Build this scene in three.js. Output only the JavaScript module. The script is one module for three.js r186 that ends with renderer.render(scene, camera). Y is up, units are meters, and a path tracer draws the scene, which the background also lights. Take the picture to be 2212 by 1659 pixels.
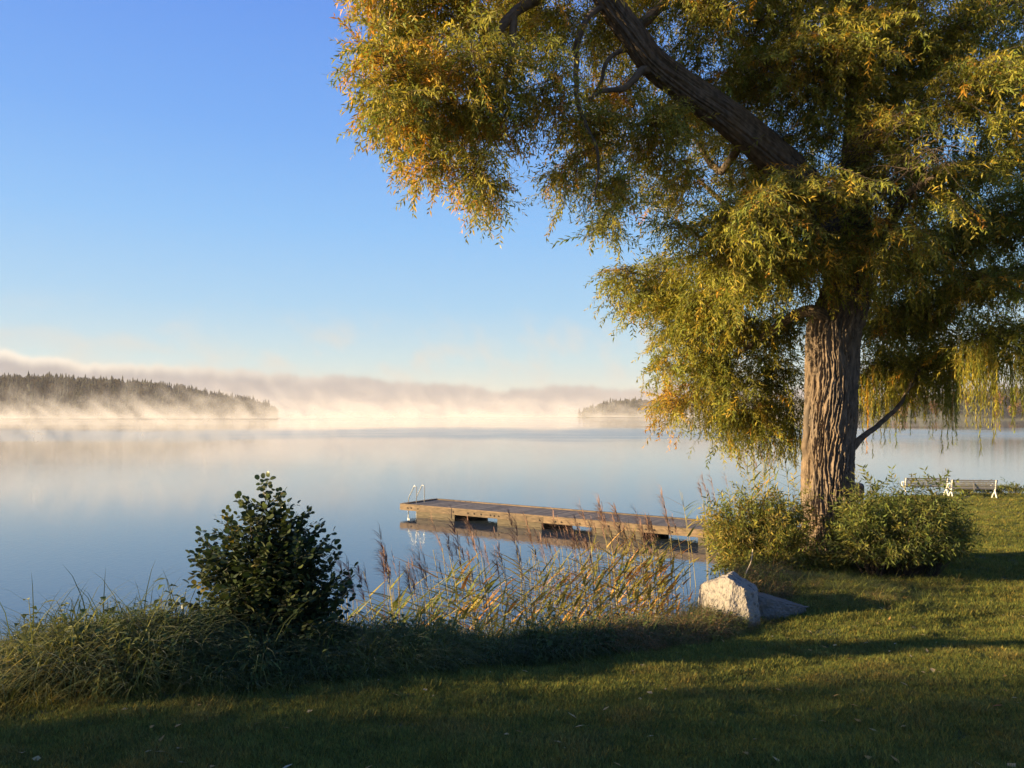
import * as THREE from 'three';
import { createNoise2D, createNoise3D } from 'simplex-noise';
import { mergeGeometries } from 'three/addons/utils/BufferGeometryUtils.js';
import { RoundedBoxGeometry } from 'three/addons/geometries/RoundedBoxGeometry.js';

// ---------------------------------------------------------------- camera, sky, sun, exposure
const EYE = 4.3, PITCH = Math.atan(67.5 / 1661);
const scene = new THREE.Scene();
const camera = new THREE.PerspectiveCamera(53.07, 4 / 3, 0.1, 9000);
camera.position.set(0, EYE, 0);
camera.rotation.x = PITCH;
const renderer = new THREE.WebGLRenderer({ antialias: true });
renderer.toneMapping = THREE.LinearToneMapping;
renderer.toneMappingExposure = 3.4;
renderer.shadowMap.enabled = true;
renderer.shadowMap.type = THREE.PCFSoftShadowMap;
renderer.setSize(1024, 768);

function rng(seed) { let s = seed | 0; return () => { s = (s + 0x6d2b79f5) | 0; let t = Math.imul(s ^ (s >>> 15), 1 | s); t = (t + Math.imul(t ^ (t >>> 7), 61 | t)) ^ t; return ((t ^ (t >>> 14)) >>> 0) / 4294967296; }; }
const n2 = createNoise2D(rng(11)), n3 = createNoise3D(rng(12));
const clamp = THREE.MathUtils.clamp, lerp = THREE.MathUtils.lerp, sstep = THREE.MathUtils.smoothstep;
const fbm = (x, y, o = 4) => { let s = 0, a = 0.5; for (let i = 0; i < o; i++, a *= 0.5, x = x * 2.03 + 7.1, y = y * 2.03 + 3.7) s += a * n2(x, y); return s; };
const V = (x, y, z) => new THREE.Vector3(x, y, z);

const SUN_EL = THREE.MathUtils.degToRad(11), SUN_AZ = THREE.MathUtils.degToRad(9);   // from the left, a little behind the viewer
const sunDir = V(-Math.cos(SUN_EL) * Math.cos(SUN_AZ), Math.sin(SUN_EL), Math.cos(SUN_EL) * Math.sin(SUN_AZ));
const sun = new THREE.DirectionalLight(new THREE.Color().setRGB(1.0, 0.74, 0.41), 5);
sun.name = 'sun';
sun.position.copy(sunDir).multiplyScalar(120).add(V(4, 0, -14));
sun.target.position.set(4, 0, -14);
sun.castShadow = true; sun.shadow.mapSize.set(4096, 4096); sun.shadow.radius = 1.6;
Object.assign(sun.shadow.camera, { left: -45, right: 45, top: 40, bottom: -40, near: 1, far: 400 });
scene.add(sun, sun.target);

{ // clear autumn-morning air with a far bank of cloud lying along the horizon
  const W = 2560, H = 1280, data = new Float32Array(W * H * 4);
  const stops = [[0, 0.72, 0.68, 0.58], [2, 0.66, 0.70, 0.64], [4, 0.54, 0.69, 0.73], [8, 0.36, 0.60, 0.82], [13.5, 0.25, 0.51, 0.87], [20, 0.175, 0.40, 0.85], [28, 0.132, 0.31, 0.80], [45, 0.08, 0.21, 0.62], [90, 0.05, 0.13, 0.45]];
  const air = (e) => { let i = 0; while (i < stops.length - 2 && stops[i + 1][0] < e) i++; const a = stops[i], b = stops[i + 1], t = clamp((e - a[0]) / (b[0] - a[0]), 0, 1); return [1, 2, 3].map((c) => lerp(a[c], b[c], t)); };
  for (let r = 0; r < H; r++) {
    const e = ((r + 0.5) / H - 0.5) * 180, er = e * Math.PI / 180, base = air(Math.max(0, e));
    for (let q = 0; q < W; q++) {
      const az = ((q + 0.5) / W - 0.5) * 2 * Math.PI, o = (r * W + q) * 4;
      const x = Math.cos(az) * Math.cos(er), z = Math.sin(az) * Math.cos(er), y = Math.sin(er);
      let c = base.slice();
      if (e <= 0) c = [0.22, 0.25, 0.28];
      else {
        const cosS = x * sunDir.x + y * sunDir.y + z * sunDir.z, ang = Math.acos(clamp(cosS, -1, 1)) * 57.3;
        const glow = Math.exp(-ang / 42) * Math.exp(-e / 13);
        c = [c[0] + glow * 0.45, c[1] + glow * 0.26, c[2] + glow * 0.05];
        if (e < 16) {
          const cx = Math.cos(az) * 6, cz = Math.sin(az) * 6;
          const side = 0.5 + 0.5 * -x;                                         // the bank stands higher towards the sun's side
          // thin veils drifting above the bank
          const veil = clamp(fbm(cx * 2.6 + cz * 3.1 + 0.12 * e, e * 0.22 + cz, 5) * 1.1 + 0.04, 0, 1) * sstep(e, 1.0, 2.6) * (1 - sstep(e, 4.2, 9)) * 0.75;
          c = [lerp(c[0], 0.74, veil), lerp(c[1], 0.68, veil), lerp(c[2], 0.60, veil)];
          // the bank
          const top = 2.05 + 2.2 * sstep(side, 0.5, 0.86) + 0.34 * n3(cx * 1.1, cz * 1.1, 3) + 0.20 * n3(cx * 3.1, cz * 3.1, 5) + 0.16 * Math.abs(n3(cx * 8, cz * 8, 1)) + 0.07 * n3(cx * 22, cz * 22, 1);
          const thick = 1 - sstep(e, top - 0.3, top + 0.14 + 0.1 * n3(cx * 5, cz * 5, 9));
          const body = 0.5 + 0.5 * clamp(fbm(cx * 2.4 + 9, e * 0.8 + cz * 2.4, 4) * 1.4, -1, 1);
          const crest = sstep(e, top - 0.95, top - 0.1);
          const b = [0.42 + 0.08 * body, 0.375 + 0.07 * body, 0.37 + 0.06 * body].map((v, k) => v + crest * [0.56, 0.48, 0.33][k] * (0.12 + 0.88 * sstep(side, 0.55, 0.8)));
          c = c.map((v, k) => lerp(v, b[k], thick * 0.9));
        }
      }
      data[o] = c[0]; data[o + 1] = c[1]; data[o + 2] = c[2]; data[o + 3] = 1;
    }
  }
  for (let k = 0; k < data.length; k++) if (k % 4 < 3) data[k] *= 0.318;
  const t = new THREE.DataTexture(data, W, H, THREE.RGBAFormat, THREE.FloatType);
  t.mapping = THREE.EquirectangularReflectionMapping; t.magFilter = THREE.LinearFilter; t.needsUpdate = true;
  scene.background = t; scene.environment = t;
}
scene.fog = new THREE.FogExp2(new THREE.Color().setRGB(1, 0.93, 0.86), 0.00009);

// ---------------------------------------------------------------- helpers
const names = new Map();
function numbered(name) { const k = names.get(name) || 0; names.set(name, k + 1); return k ? name + '_' + String(k).padStart(3, '0') : name; }
function tag(o, label, category, group, kind) { o.userData.label = label; o.userData.category = category; if (group) o.userData.group = group; if (kind) o.userData.kind = kind; return o; }
function base(name, label, category, pos, group) { const g = new THREE.Group(); g.name = numbered(name); if (pos) g.position.copy(pos); scene.add(g); return tag(g, label, category, group); }
function shadow(o) { o.traverse((m) => { if (m.isMesh) { m.castShadow = true; m.receiveShadow = true; } }); }
function part(name, geo, mat, parent) { const m = new THREE.Mesh(geo, mat); m.name = name; m.castShadow = m.receiveShadow = true; parent.add(m); return m; }
function rgb(r, g, b) { return new THREE.Color().setRGB(r, g, b); }
function std(color, rough = 0.8, more = {}) { return new THREE.MeshStandardMaterial({ color: new THREE.Color().setRGB(...color), roughness: rough, ...more }); }
// a point of the place seen at sight-line (u right, v down on a 2212-wide plate) and standing d metres ahead
function at(u, v, d) { const x = (u - 1106) / 1661, y = -(v - 829.5) / 1661, s = Math.sin(PITCH), c = Math.cos(PITCH), yy = y * c + s, zz = y * s - c, t = d / -zz; return V(x * t, EYE + yy * t, -d); }

class MB {   // mesh builder: positions, colours, uvs, triangles
  constructor() { this.p = []; this.c = []; this.u = []; this.i = []; }
  vert(v, c, u = 0, w = 0) { this.p.push(v.x, v.y, v.z); this.c.push(c[0], c[1], c[2]); this.u.push(u, w); return this.p.length / 3 - 1; }
  tri(a, b, c) { this.i.push(a, b, c); }
  leaf(o, dir, up, len, wid, fold, col) {   // a pointed leaf of four faces, folded along its rib
    const side = V().crossVectors(dir, up).normalize(), n = V().crossVectors(side, dir).normalize();
    const q = (f, s, h) => o.clone().addScaledVector(dir, len * f).addScaledVector(side, wid * s).addScaledVector(n, wid * h);
    const a = this.vert(q(0, 0, 0), col), b = this.vert(q(0.42, -0.5, fold), col), m = this.vert(q(0.45, 0, 0), col), d = this.vert(q(0.42, 0.5, fold), col), t = this.vert(q(1, 0, -fold * 1.5), col);
    this.tri(a, b, m); this.tri(a, m, d); this.tri(b, t, m); this.tri(m, t, d);
  }
  blade(o, dir, up, len, wid, bend, col, seg = 3) {   // a grass blade that bends over towards `up`
    let p = o.clone(), d = dir.clone().normalize(); const side = V().crossVectors(d, up).normalize(); if (!side.lengthSq()) side.set(1, 0, 0);
    let l = -1, r = -1;
    for (let k = 0; k <= seg; k++) {
      const w = wid * (1 - Math.pow(k / seg, 1.6)) * 0.5;
      if (k === seg) { const t = this.vert(p, col); this.tri(l, r, t); break; }
      const a = this.vert(p.clone().addScaledVector(side, -w), col), b = this.vert(p.clone().addScaledVector(side, w), col);
      if (l >= 0) { this.tri(l, r, b); this.tri(l, b, a); }
      l = a; r = b; p = p.clone().addScaledVector(d, len / seg); d = d.clone().addScaledVector(up, bend / seg).normalize();
    }
  }
  tube(pts, rad, seg, col, jag) {   // round, tapering; pts Vector3[], rad number[]
    const n = pts.length; let prev = null, nrm = V(0.31, 0.2, 0.93);
    for (let k = 0; k < n; k++) {
      const t = pts[Math.min(k + 1, n - 1)].clone().sub(pts[Math.max(k - 1, 0)]).normalize();
      nrm.addScaledVector(t, -nrm.dot(t)); if (nrm.lengthSq() < 1e-6) nrm.set(t.y, t.z, t.x).addScaledVector(t, -V(t.y, t.z, t.x).dot(t)); nrm.normalize();
      const b = V().crossVectors(t, nrm), ring = [];
      for (let s = 0; s <= seg; s++) {
        const a = s / seg * Math.PI * 2, r = rad[k] * (jag ? jag(a, k, pts[k]) : 1);
        const q = pts[k].clone().addScaledVector(nrm, Math.cos(a) * r).addScaledVector(b, Math.sin(a) * r);
        ring.push(this.vert(q, typeof col === 'function' ? col(a, k, q) : col, s / seg, k));
      }
      if (prev) for (let s = 0; s < seg; s++) { this.tri(prev[s], ring[s], ring[s + 1]); this.tri(prev[s], ring[s + 1], prev[s + 1]); }
      prev = ring;
    }
  }
  geo(smooth = true) {
    const g = new THREE.BufferGeometry();
    g.setAttribute('position', new THREE.Float32BufferAttribute(this.p, 3)); g.setAttribute('color', new THREE.Float32BufferAttribute(this.c, 3)); g.setAttribute('uv', new THREE.Float32BufferAttribute(this.u, 2));
    g.setIndex(this.i); g.computeVertexNormals(); return g;
  }
}
function curve(pts, rad, n) {   // smooth path through pts with radii between; returns [points, radii]
  const c = new THREE.CatmullRomCurve3(pts, false, 'centripetal'), P = [], R = [];
  for (let k = 0; k <= n; k++) { const t = k / n; P.push(c.getPoint(t)); const f = t * (rad.length - 1), i = Math.min(Math.floor(f), rad.length - 2); R.push(lerp(rad[i], rad[i + 1], f - i)); }
  return [P, R];
}
function noiseTex(size, f, repeat = 1, srgb = false) {
  const d = new Uint8Array(size * size * 4);
  for (let y = 0; y < size; y++) for (let x = 0; x < size; x++) { const v = f(x / size, y / size), o = (y * size + x) * 4; for (let c = 0; c < 3; c++) d[o + c] = clamp(Math.round((Array.isArray(v) ? v[c] : v) * 255), 0, 255); d[o + 3] = 255; }
  const t = new THREE.DataTexture(d, size, size); t.wrapS = t.wrapT = THREE.RepeatWrapping; t.magFilter = THREE.LinearFilter; t.minFilter = THREE.LinearMipmapLinearFilter; t.repeat.set(repeat, repeat); if (srgb) t.colorSpace = THREE.SRGBColorSpace; t.needsUpdate = true; return t;
}
const wrapN = (x, y, s, k) => { const a = x * 2 * Math.PI, b = y * 2 * Math.PI, r = s / (2 * Math.PI); return 0.5 * (n3(Math.cos(a) * r + k, Math.sin(a) * r, Math.cos(b) * r) + n3(Math.sin(b) * r + k, Math.cos(a) * r + 5, Math.sin(a) * r)); };

// leaf and blade materials let sunlight through
const leafMat = (o = {}) => new THREE.MeshPhysicalMaterial({ vertexColors: true, roughness: 0.88, transmission: 0.55, thickness: 0, ior: 1.4, specularIntensity: 0.3, clearcoat: 0.22, clearcoatRoughness: 0.38, side: THREE.DoubleSide, ...o });
const MAT = {
  willow: leafMat(), shrub: leafMat(), alder: leafMat({ clearcoat: 0.35, clearcoatRoughness: 0.3, transmission: 0.3 }), grass: leafMat({ clearcoat: 0.05, transmission: 0.35, roughness: 0.95 }), reed: leafMat({ clearcoat: 0.12, transmission: 0.4 }),
  bark: std([1, 1, 1], 0.92, { vertexColors: true }), twig: std([0.05, 0.034, 0.022], 0.85), plain: std([1, 1, 1], 0.85, { vertexColors: true }),
};

// ---------------------------------------------------------------- terrain
const SHORE = [[-60, 6], [-14, 6.2], [-9, 7.6], [-5.6, 8.6], [-3.6, 8.6], [-2.2, 9.4], [-0.3, 10.2], [1, 11], [2, 12.2], [2.7, 13.8], [3.5, 16], [5.2, 19.5], [7.6, 23.6], [10.5, 28], [13, 32.5], [16, 36.8], [22, 38.8], [32, 38.4], [70, 36]];
function inland(x, d) {   // metres inland of the shoreline, negative over the lake
  let best = 1e9, sign = 1;
  for (let k = 0; k + 1 < SHORE.length; k++) {
    const [ax, ad] = SHORE[k], [bx, bd] = SHORE[k + 1], ex = bx - ax, ed = bd - ad, px = x - ax, pd = d - ad, t = clamp((px * ex + pd * ed) / (ex * ex + ed * ed), 0, 1);
    const dx = px - ex * t, dd = pd - ed * t, q = dx * dx + dd * dd;
    if (q < best - 1e-9) { best = q; sign = ex * pd - ed * px > 0 ? -1 : 1; }
  }
  return Math.sqrt(best) * sign;
}
const LAWN = [[-60, 3.4], [-10, 3.0], [0, 2.7], [4.5, 2.18], [6.5, 1.93], [8, 1.74], [10.5, 1.47], [13, 1.34], [16, 1.25], [20, 1.08], [25, 0.85], [35, 0.55], [50, 0.5]];
const lawnC = new THREE.CatmullRomCurve3(LAWN.map(([d, h]) => V(d, h, 0)), false, 'centripetal');
const lawnTable = (() => { const a = []; for (let k = 0; k <= 600; k++) { const p = lawnC.getPoint(k / 600); a.push([p.x, p.y]); } return a; })();
function lawnH(d) { let lo = 0, hi = lawnTable.length - 1; d = clamp(d, -60, 50); while (hi - lo > 1) { const m = (lo + hi) >> 1; if (lawnTable[m][0] <= d) lo = m; else hi = m; } const [a, x] = lawnTable[lo], [b, y] = lawnTable[hi]; return lerp(x, y, clamp((d - a) / (b - a), 0, 1)); }
const bump = (x, d, cx, cd, r) => Math.exp(-((x - cx) ** 2 + (d - cd) ** 2) / (r * r));
function ground(x, d, s = inland(x, d)) {
  let h = lawnH(d) + 0.035 * n2(x * 0.45, d * 0.45) + 0.012 * n2(x * 1.7, d * 1.7);
  h += 0.30 * bump(x, d, 4.6, 12.4, 1.5) + 0.22 * bump(x, d, 6.6, 15.8, 1.6) + 0.40 * bump(x, d, -3.5, 7.4, 1.2) + 0.15 * bump(x, d, -1.8, 8.1, 1.0);
  return lerp(-0.9, h, sstep(s, -0.5, 1.5));
}
const onGround = (x, d, dy = 0) => V(x, ground(x, d) + dy, -d);
function seen(u, v) { for (let d = 2.5; d < 60; d += 0.02) { const p = at(u, v, d); if (p.y <= ground(p.x, d)) return [p.x, d]; } return null; }   // where a sight-line meets the land

const groundTex = noiseTex(1024, (x, y) => {
  const a = wrapN(x, y, 5, 0), b = wrapN(x, y, 22, 9), c = wrapN(x, y, 90, 21), k = clamp(0.5 + a * 0.5 + b * 0.45, 0, 1), f = 0.75 + 0.35 * c;
  return [lerp(0.29, 0.37, k) * f, lerp(0.33, 0.34, k) * f, lerp(0.13, 0.18, k) * f];
}, 1, true);
{
  const axis = (segs) => { const a = []; for (const [from, to, step] of segs) for (let v = from; v < to - 1e-6; v += step) a.push(v); return a; };
  const xs = [...axis([[-60, -12, 2], [-12, 24, 0.16], [24, 70, 1.2]]), 70], ds = [...axis([[-45, 2, 1.5], [2, 16, 0.12], [16, 42, 0.3]]), 42, 45];
  const p = [], uv = [], idx = [];
  for (const d of ds) for (const x of xs) { p.push(x, ground(x, d), -d); uv.push(x / 3.1, d / 3.1); }
  const n = xs.length;
  for (let j = 0; j + 1 < ds.length; j++) for (let i = 0; i + 1 < n; i++) { const a = j * n + i; idx.push(a, a + 1, a + n + 1, a, a + n + 1, a + n); }
  const g = new THREE.BufferGeometry(); g.setAttribute('position', new THREE.Float32BufferAttribute(p, 3)); g.setAttribute('uv', new THREE.Float32BufferAttribute(uv, 2)); g.setIndex(idx); g.computeVertexNormals();
  const m = new THREE.Mesh(g, std([1, 1, 1], 0.95, { map: groundTex, bumpMap: groundTex, bumpScale: 0.02 })); m.name = 'ground'; m.receiveShadow = m.castShadow = true; scene.add(m);
  tag(m, 'mown lakeside lawn sloping down to the water', 'ground', null, 'structure');
}

// ---------------------------------------------------------------- lake
{
  const rip = noiseTex(512, (x, y) => 0.5 + 0.35 * wrapN(x, y, 30, 2) + 0.15 * wrapN(x, y, 70, 6));
  const rough = noiseTex(1024, (x, y) => {   // breeze patches: rougher water in long streaks
    const d = y * 4000 - 40, X = x * 5000 - 2500, w = 14 * n2(X / 60, 3) + 6 * n2(X / 17, 8);
    const band = sstep(d, 108 + w, 150 + w) * (1 - sstep(d, 200 + w * 1.5, 290 + w * 2));
    return 0.06 + 0.30 * clamp(band * (0.75 + 0.5 * fbm(X / 45, d / 9, 3)) + 0.35 * sstep(fbm(X / 160, d / 22, 3), 0.05, 0.4) * sstep(d, 260, 330), 0, 1);
  });
  const W = 5000, D = 4000, ds = [-40, 0, 10, 20, 40, 80, 160, 320, 640, 1300, 2400, 3960], p = [], uv = [], uv1 = [], idx = [], nx = 20;
  ds.forEach((d) => { for (let i = 0; i <= nx; i++) { const x = (i / nx - 0.5) * W; p.push(x, 0, -d); uv.push(x / 6, d / 6); uv1.push((x + 2500) / 5000, (d + 40) / 4000); } });
  for (let j = 0; j + 1 < ds.length; j++) for (let i = 0; i < nx; i++) { const a = j * (nx + 1) + i; idx.push(a, a + 1, a + nx + 2, a, a + nx + 2, a + nx + 1); }
  const g = new THREE.BufferGeometry(); g.setAttribute('position', new THREE.Float32BufferAttribute(p, 3)); g.setAttribute('uv', new THREE.Float32BufferAttribute(uv, 2)); g.setAttribute('uv1', new THREE.Float32BufferAttribute(uv1, 2)); g.setIndex(idx); g.computeVertexNormals();
  rough.channel = 1; rough.wrapS = rough.wrapT = THREE.ClampToEdgeWrapping;
  const m = new THREE.Mesh(g, new THREE.MeshPhysicalMaterial({ color: rgb(0.035, 0.05, 0.07), roughness: 0.55, roughnessMap: rough, ior: 1.75, bumpMap: rip, bumpScale: 0.0035 })); m.name = 'lake'; m.receiveShadow = true; scene.add(m);
  tag(m, 'still misty lake mirroring the morning sky', 'lake', null, 'structure');
}

// ---------------------------------------------------------------- far shores and woods
function conifer(seed, tall) {
  const b = new MB(), r = rng(seed), layers = 9;
  for (let k = 0; k < layers; k++) {
    const y0 = tall * (0.08 + 0.9 * k / layers), rad = tall * 0.19 * Math.pow(1 - k / layers, 0.8) * (0.8 + 0.4 * r()) + 0.25, n = 9, top = b.vert(V(0, y0 + tall * 0.17, 0), [1, 1, 1]), ring = [];
    for (let s = 0; s < n; s++) { const a = s / n * 6.283 + k, q = rad * (0.65 + 0.55 * r()); ring.push(b.vert(V(Math.cos(a) * q, y0 - tall * 0.05 * r(), Math.sin(a) * q), [1, 1, 1])); }
    for (let s = 0; s < n; s++) b.tri(ring[s], top, ring[(s + 1) % n]);
  }
  b.tube([V(0, -2, 0), V(0, tall, 0)], [0.22, 0.04], 5, [0.7, 0.6, 0.5]);
  return b.geo();
}
function broadleaf(seed, tall) {
  const b = new MB(), r = rng(seed);
  b.tube([V(0, -2, 0), V(0, tall * 0.6, 0)], [0.3, 0.1], 5, [0.7, 0.6, 0.5]);
  for (let k = 0; k < 220; k++) {
    const a = r() * 6.283, h = r() * 2 - 1, q = Math.cbrt(0.3 + 0.7 * r()), c = Math.sqrt(1 - h * h), o = V(Math.cos(a) * c * q * tall * 0.3, tall * (0.6 + 0.36 * h * q), Math.sin(a) * c * q * tall * 0.3);
    const d = V(r() - 0.5, r() - 0.5, r() - 0.5).normalize(), up = V(r() - 0.5, r() + 0.3, r() - 0.5).normalize(), v = 0.75 + 0.5 * r();
    b.leaf(o, d, up, tall * 0.14, tall * 0.10, 0.2, [v, v, v]);
  }
  return b.geo();
}
const farMat = std([1, 1, 1], 0.95, { vertexColors: true });
const farGeo = [conifer(3, 15), conifer(4, 17), conifer(5, 13), broadleaf(6, 12), broadleaf(7, 13)];
function wood(name, label, hillLabel, hFn, x0, x1, d0, d1, count, shareConifer, cols, seed) {
  const nx = 60, nd = 14, p = [], idx = [];
  for (let j = 0; j <= nd; j++) for (let i = 0; i <= nx; i++) { const x = lerp(x0, x1, i / nx), d = lerp(d0, d1, j / nd); p.push(x, hFn(x, d), -d); }
  for (let j = 0; j < nd; j++) for (let i = 0; i < nx; i++) { const a = j * (nx + 1) + i; idx.push(a, a + 1, a + nx + 2, a, a + nx + 2, a + nx + 1); }
  const g = new THREE.BufferGeometry(); g.setAttribute('position', new THREE.Float32BufferAttribute(p, 3)); g.setIndex(idx); g.computeVertexNormals();
  const hill = new THREE.Mesh(g, std([0.05, 0.06, 0.03], 1)); hill.name = name + '_hill'; hill.receiveShadow = hill.castShadow = true; scene.add(hill); tag(hill, hillLabel, 'hill', null, 'structure');
  const grp = base(name, label, 'forest'); grp.userData.kind = 'stuff';
  const r = rng(seed), mats = farGeo.map(() => []);
  for (let k = 0; k < count; k++) {
    const x = lerp(x0, x1, r()), d = lerp(d0, d1, Math.pow(r(), 0.9)), h = hFn(x, d); if (h < 0.5) continue;
    const con = r() < shareConifer, v = con ? Math.floor(r() * 3) : 3 + Math.floor(r() * 2), s = 0.65 + 0.55 * r();
    const c = cols[con ? 0 : 1 + Math.floor(r() * (cols.length - 1))], f = 0.75 + 0.5 * r();
    mats[v].push([new THREE.Matrix4().compose(V(x, h, -d), new THREE.Quaternion().setFromAxisAngle(V(0, 1, 0), r() * 6.28), V(s * 1.05, s, s * 1.05)), rgb(c[0] * f, c[1] * f, c[2] * f)]);
  }
  mats.forEach((list, v) => { if (!list.length) return; const m = new THREE.InstancedMesh(farGeo[v], farMat, list.length); m.name = v < 3 ? 'conifers' : 'broadleaf_trees'; m.userData.kind = 'stuff'; list.forEach(([a, c], k) => { m.setMatrixAt(k, a); m.setColorAt(k, c); }); m.castShadow = m.receiveShadow = true; grp.add(m); });
}
const DARKCON = [0.018, 0.026, 0.014];
{
  const prof = [[-1600, 52], [-900, 50], [-666, 47], [-560, 42], [-515, 37], [-470, 30], [-420, 21], [-385, 13], [-355, 2], [-330, -6]];
  const at1 = (x) => { for (let k = 0; k + 1 < prof.length; k++) if (x <= prof[k + 1][0]) { const [a, b] = prof[k], [c, e] = prof[k + 1]; return lerp(b, e, clamp((x - a) / (c - a), 0, 1)); } return -8; };
  wood('forest', 'dark conifer wood on the misty headland across the lake', 'wooded headland rising across the lake', (x, d) => at1(x) * Math.pow(sstep(d, 900, 1120), 0.7) + 2 * n2(x / 60, d / 60) - 1.2 * (1 - sstep(d, 900, 930)) * 3, -1600, -330, 905, 1180, 6500, 0.72, [DARKCON, [0.04, 0.05, 0.018], [0.07, 0.055, 0.02]], 51);
}
wood('wooded_island', 'faint grey wood fading into mist in the middle distance', 'low misty point beyond the lake', (x, d) => 26 * sstep(x, 130, 235) * sstep(d, 1500, 1620) + 3 * n2(x / 70, d / 60) - 2, 125, 900, 1500, 1720, 1800, 0.5, [DARKCON, [0.04, 0.05, 0.02], [0.06, 0.05, 0.02]], 52);
wood('autumn_wood', 'mixed autumn wood on the far right shore', 'far shore at the right', (x, d) => 14 * sstep(x, 340, 430) * sstep(d, 640, 700) + 12 * sstep(x, 420, 620) * sstep(d, 680, 760) - 1.5, 320, 900, 640, 860, 1500, 0.4, [[0.025, 0.034, 0.016], [0.10, 0.08, 0.02], [0.16, 0.07, 0.02], [0.05, 0.06, 0.02]], 53);

// ---------------------------------------------------------------- mist rising off the water
function mist(label, D, x0, x1, tall, strength, seed, cells, rise = 0.06, vary = 0.006) {   // a rolling sheet of vapour of uneven thickness
  const nx = Math.round((x1 - x0) / cells), ny = 40, p = [], nor = [], col = [], idx = [], A = [];
  const sn = sunDir.clone().multiplyScalar(0.75).add(V(0, 0.15, 0.7)).normalize();
  for (let j = 0; j <= ny; j++) for (let i = 0; i <= nx; i++) {
    const x = lerp(x0, x1, i / nx), q = j / ny, y = 0.05 + tall * Math.pow(q, 1.25), lean = x + y * 0.7 + 0.25 * tall * n2(x / tall / 2, y / tall + seed);
    p.push(x, y, -(D - 0.10 * x + vary * D * n2(x / (D * 0.8) + seed, 1.3))); nor.push(sn.x, sn.y, sn.z);
    const column = 0.5 + 0.5 * n2(lean / (D * 0.028) + seed * 3, y / (tall * 0.9)), fine = clamp(0.5 + 0.9 * fbm(lean / (D * 0.042) + seed * 7, y / (tall * 0.55) + seed, 4), 0, 1), broad = 0.5 + 0.5 * n2(x / (D * 0.25) + 5, seed + 9);
    const reach = 0.07 + 0.24 * column * (0.3 + 0.7 * broad) + 0.24 * fine, edge = sstep(i / nx, 0, 0.08) * (1 - sstep(i / nx, 0.55, 1));
    const a = clamp(strength * sstep(q, 0, rise) * Math.exp(-Math.pow(Math.max(0, q - rise * 0.6) / reach, 1.3)) * (1 - sstep(q, 0.6, 1)) * (0.6 + 0.55 * fine) * edge, 0, 0.92);
    A.push(a); col.push(1, 1, 1, a);
  }
  for (let j = 0; j < ny; j++) for (let i = 0; i < nx; i++) { const a = j * (nx + 1) + i; if (A[a] + A[a + 1] + A[a + nx + 1] + A[a + nx + 2] < 0.006) continue; idx.push(a, a + 1, a + nx + 2, a, a + nx + 2, a + nx + 1); }
  const g = new THREE.BufferGeometry(); g.setAttribute('position', new THREE.Float32BufferAttribute(p, 3)); g.setAttribute('normal', new THREE.Float32BufferAttribute(nor, 3)); g.setAttribute('color', new THREE.Float32BufferAttribute(col, 4)); g.setIndex(idx);
  const m = new THREE.Mesh(g, new THREE.MeshPhysicalMaterial({ color: rgb(0.66, 0.66, 0.67), vertexColors: true, transparent: true, roughness: 1, transmission: 0.5, thickness: 0, specularIntensity: 0, side: THREE.DoubleSide })); m.name = numbered('mist'); m.receiveShadow = true; scene.add(m);
  tag(m, label, 'mist', null, 'stuff');
}
mist('pale fog bank lying before the faint far wood', 1330, -420, 1150, 60, 0.58, 4, 6);
mist('mist curling up the foot of the wooded headland', 780, -1050, 260, 60, 0.56, 1, 3);
mist('thin steam drifting over the middle of the lake', 520, -700, 420, 30, 0.17, 2, 2.5);
mist('low wisps of steam over the breeze-rippled water', 290, -380, 300, 14, 0.18, 3, 1.6);
mist('faint steam over the near water at the left', 130, -150, 40, 12, 0.42, 6, 0.8, 0.5);
mist('faint steam just beyond the bank at the left', 62, -70, 0, 7, 0.42, 8, 0.4, 0.55);

// ---------------------------------------------------------------- the willow
const GREENS = [[0.25, 0.26, 0.03], [0.31, 0.29, 0.035], [0.19, 0.225, 0.03], [0.35, 0.30, 0.035]], YELLOWS = [[0.50, 0.34, 0.03], [0.56, 0.34, 0.03], [0.46, 0.35, 0.04], [0.54, 0.27, 0.025]];
function spray(seed, L, n, leafL, leafW, spread) {   // a leafy shoot along +X that droops
  const b = new MB(), r = rng(seed), pts = [], rad = [];
  for (let k = 0; k <= 5; k++) { const t = k / 5; pts.push(V(L * t, -0.22 * L * t * t, 0.05 * L * Math.sin(t * 3 + seed))); rad.push(0.0035 * (1 - 0.8 * t)); }
  b.tube(pts, rad, 3, [0.9, 0.7, 0.4]);
  for (let k = 0; k < n; k++) {
    const t = 0.08 + 0.92 * (k + 0.4 * r()) / n, f = t * 5, i = Math.min(4, Math.floor(f)), o = pts[i].clone().lerp(pts[i + 1], f - i), a = k * 2.4 + r() * 0.8;
    const ax = pts[i + 1].clone().sub(pts[i]).normalize(), d = V(Math.cos(spread) * 1, -0.35 * r() - 0.15 + Math.sin(a) * Math.sin(spread), Math.cos(a) * Math.sin(spread)).add(ax.multiplyScalar(0.3)).normalize(), v = 0.72 + 0.56 * r(), y = r() < 0.14 ? 1.25 : 1;
    b.leaf(o, d, V(r() - 0.5, 0.6 + r(), r() - 0.5).normalize(), leafL * (0.65 + 0.55 * r()) * (1 - 0.25 * t), leafW * (0.8 + 0.4 * r()), 0.25 * r(), [v * y, v, v]);
  }
  return b.geo();
}
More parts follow.
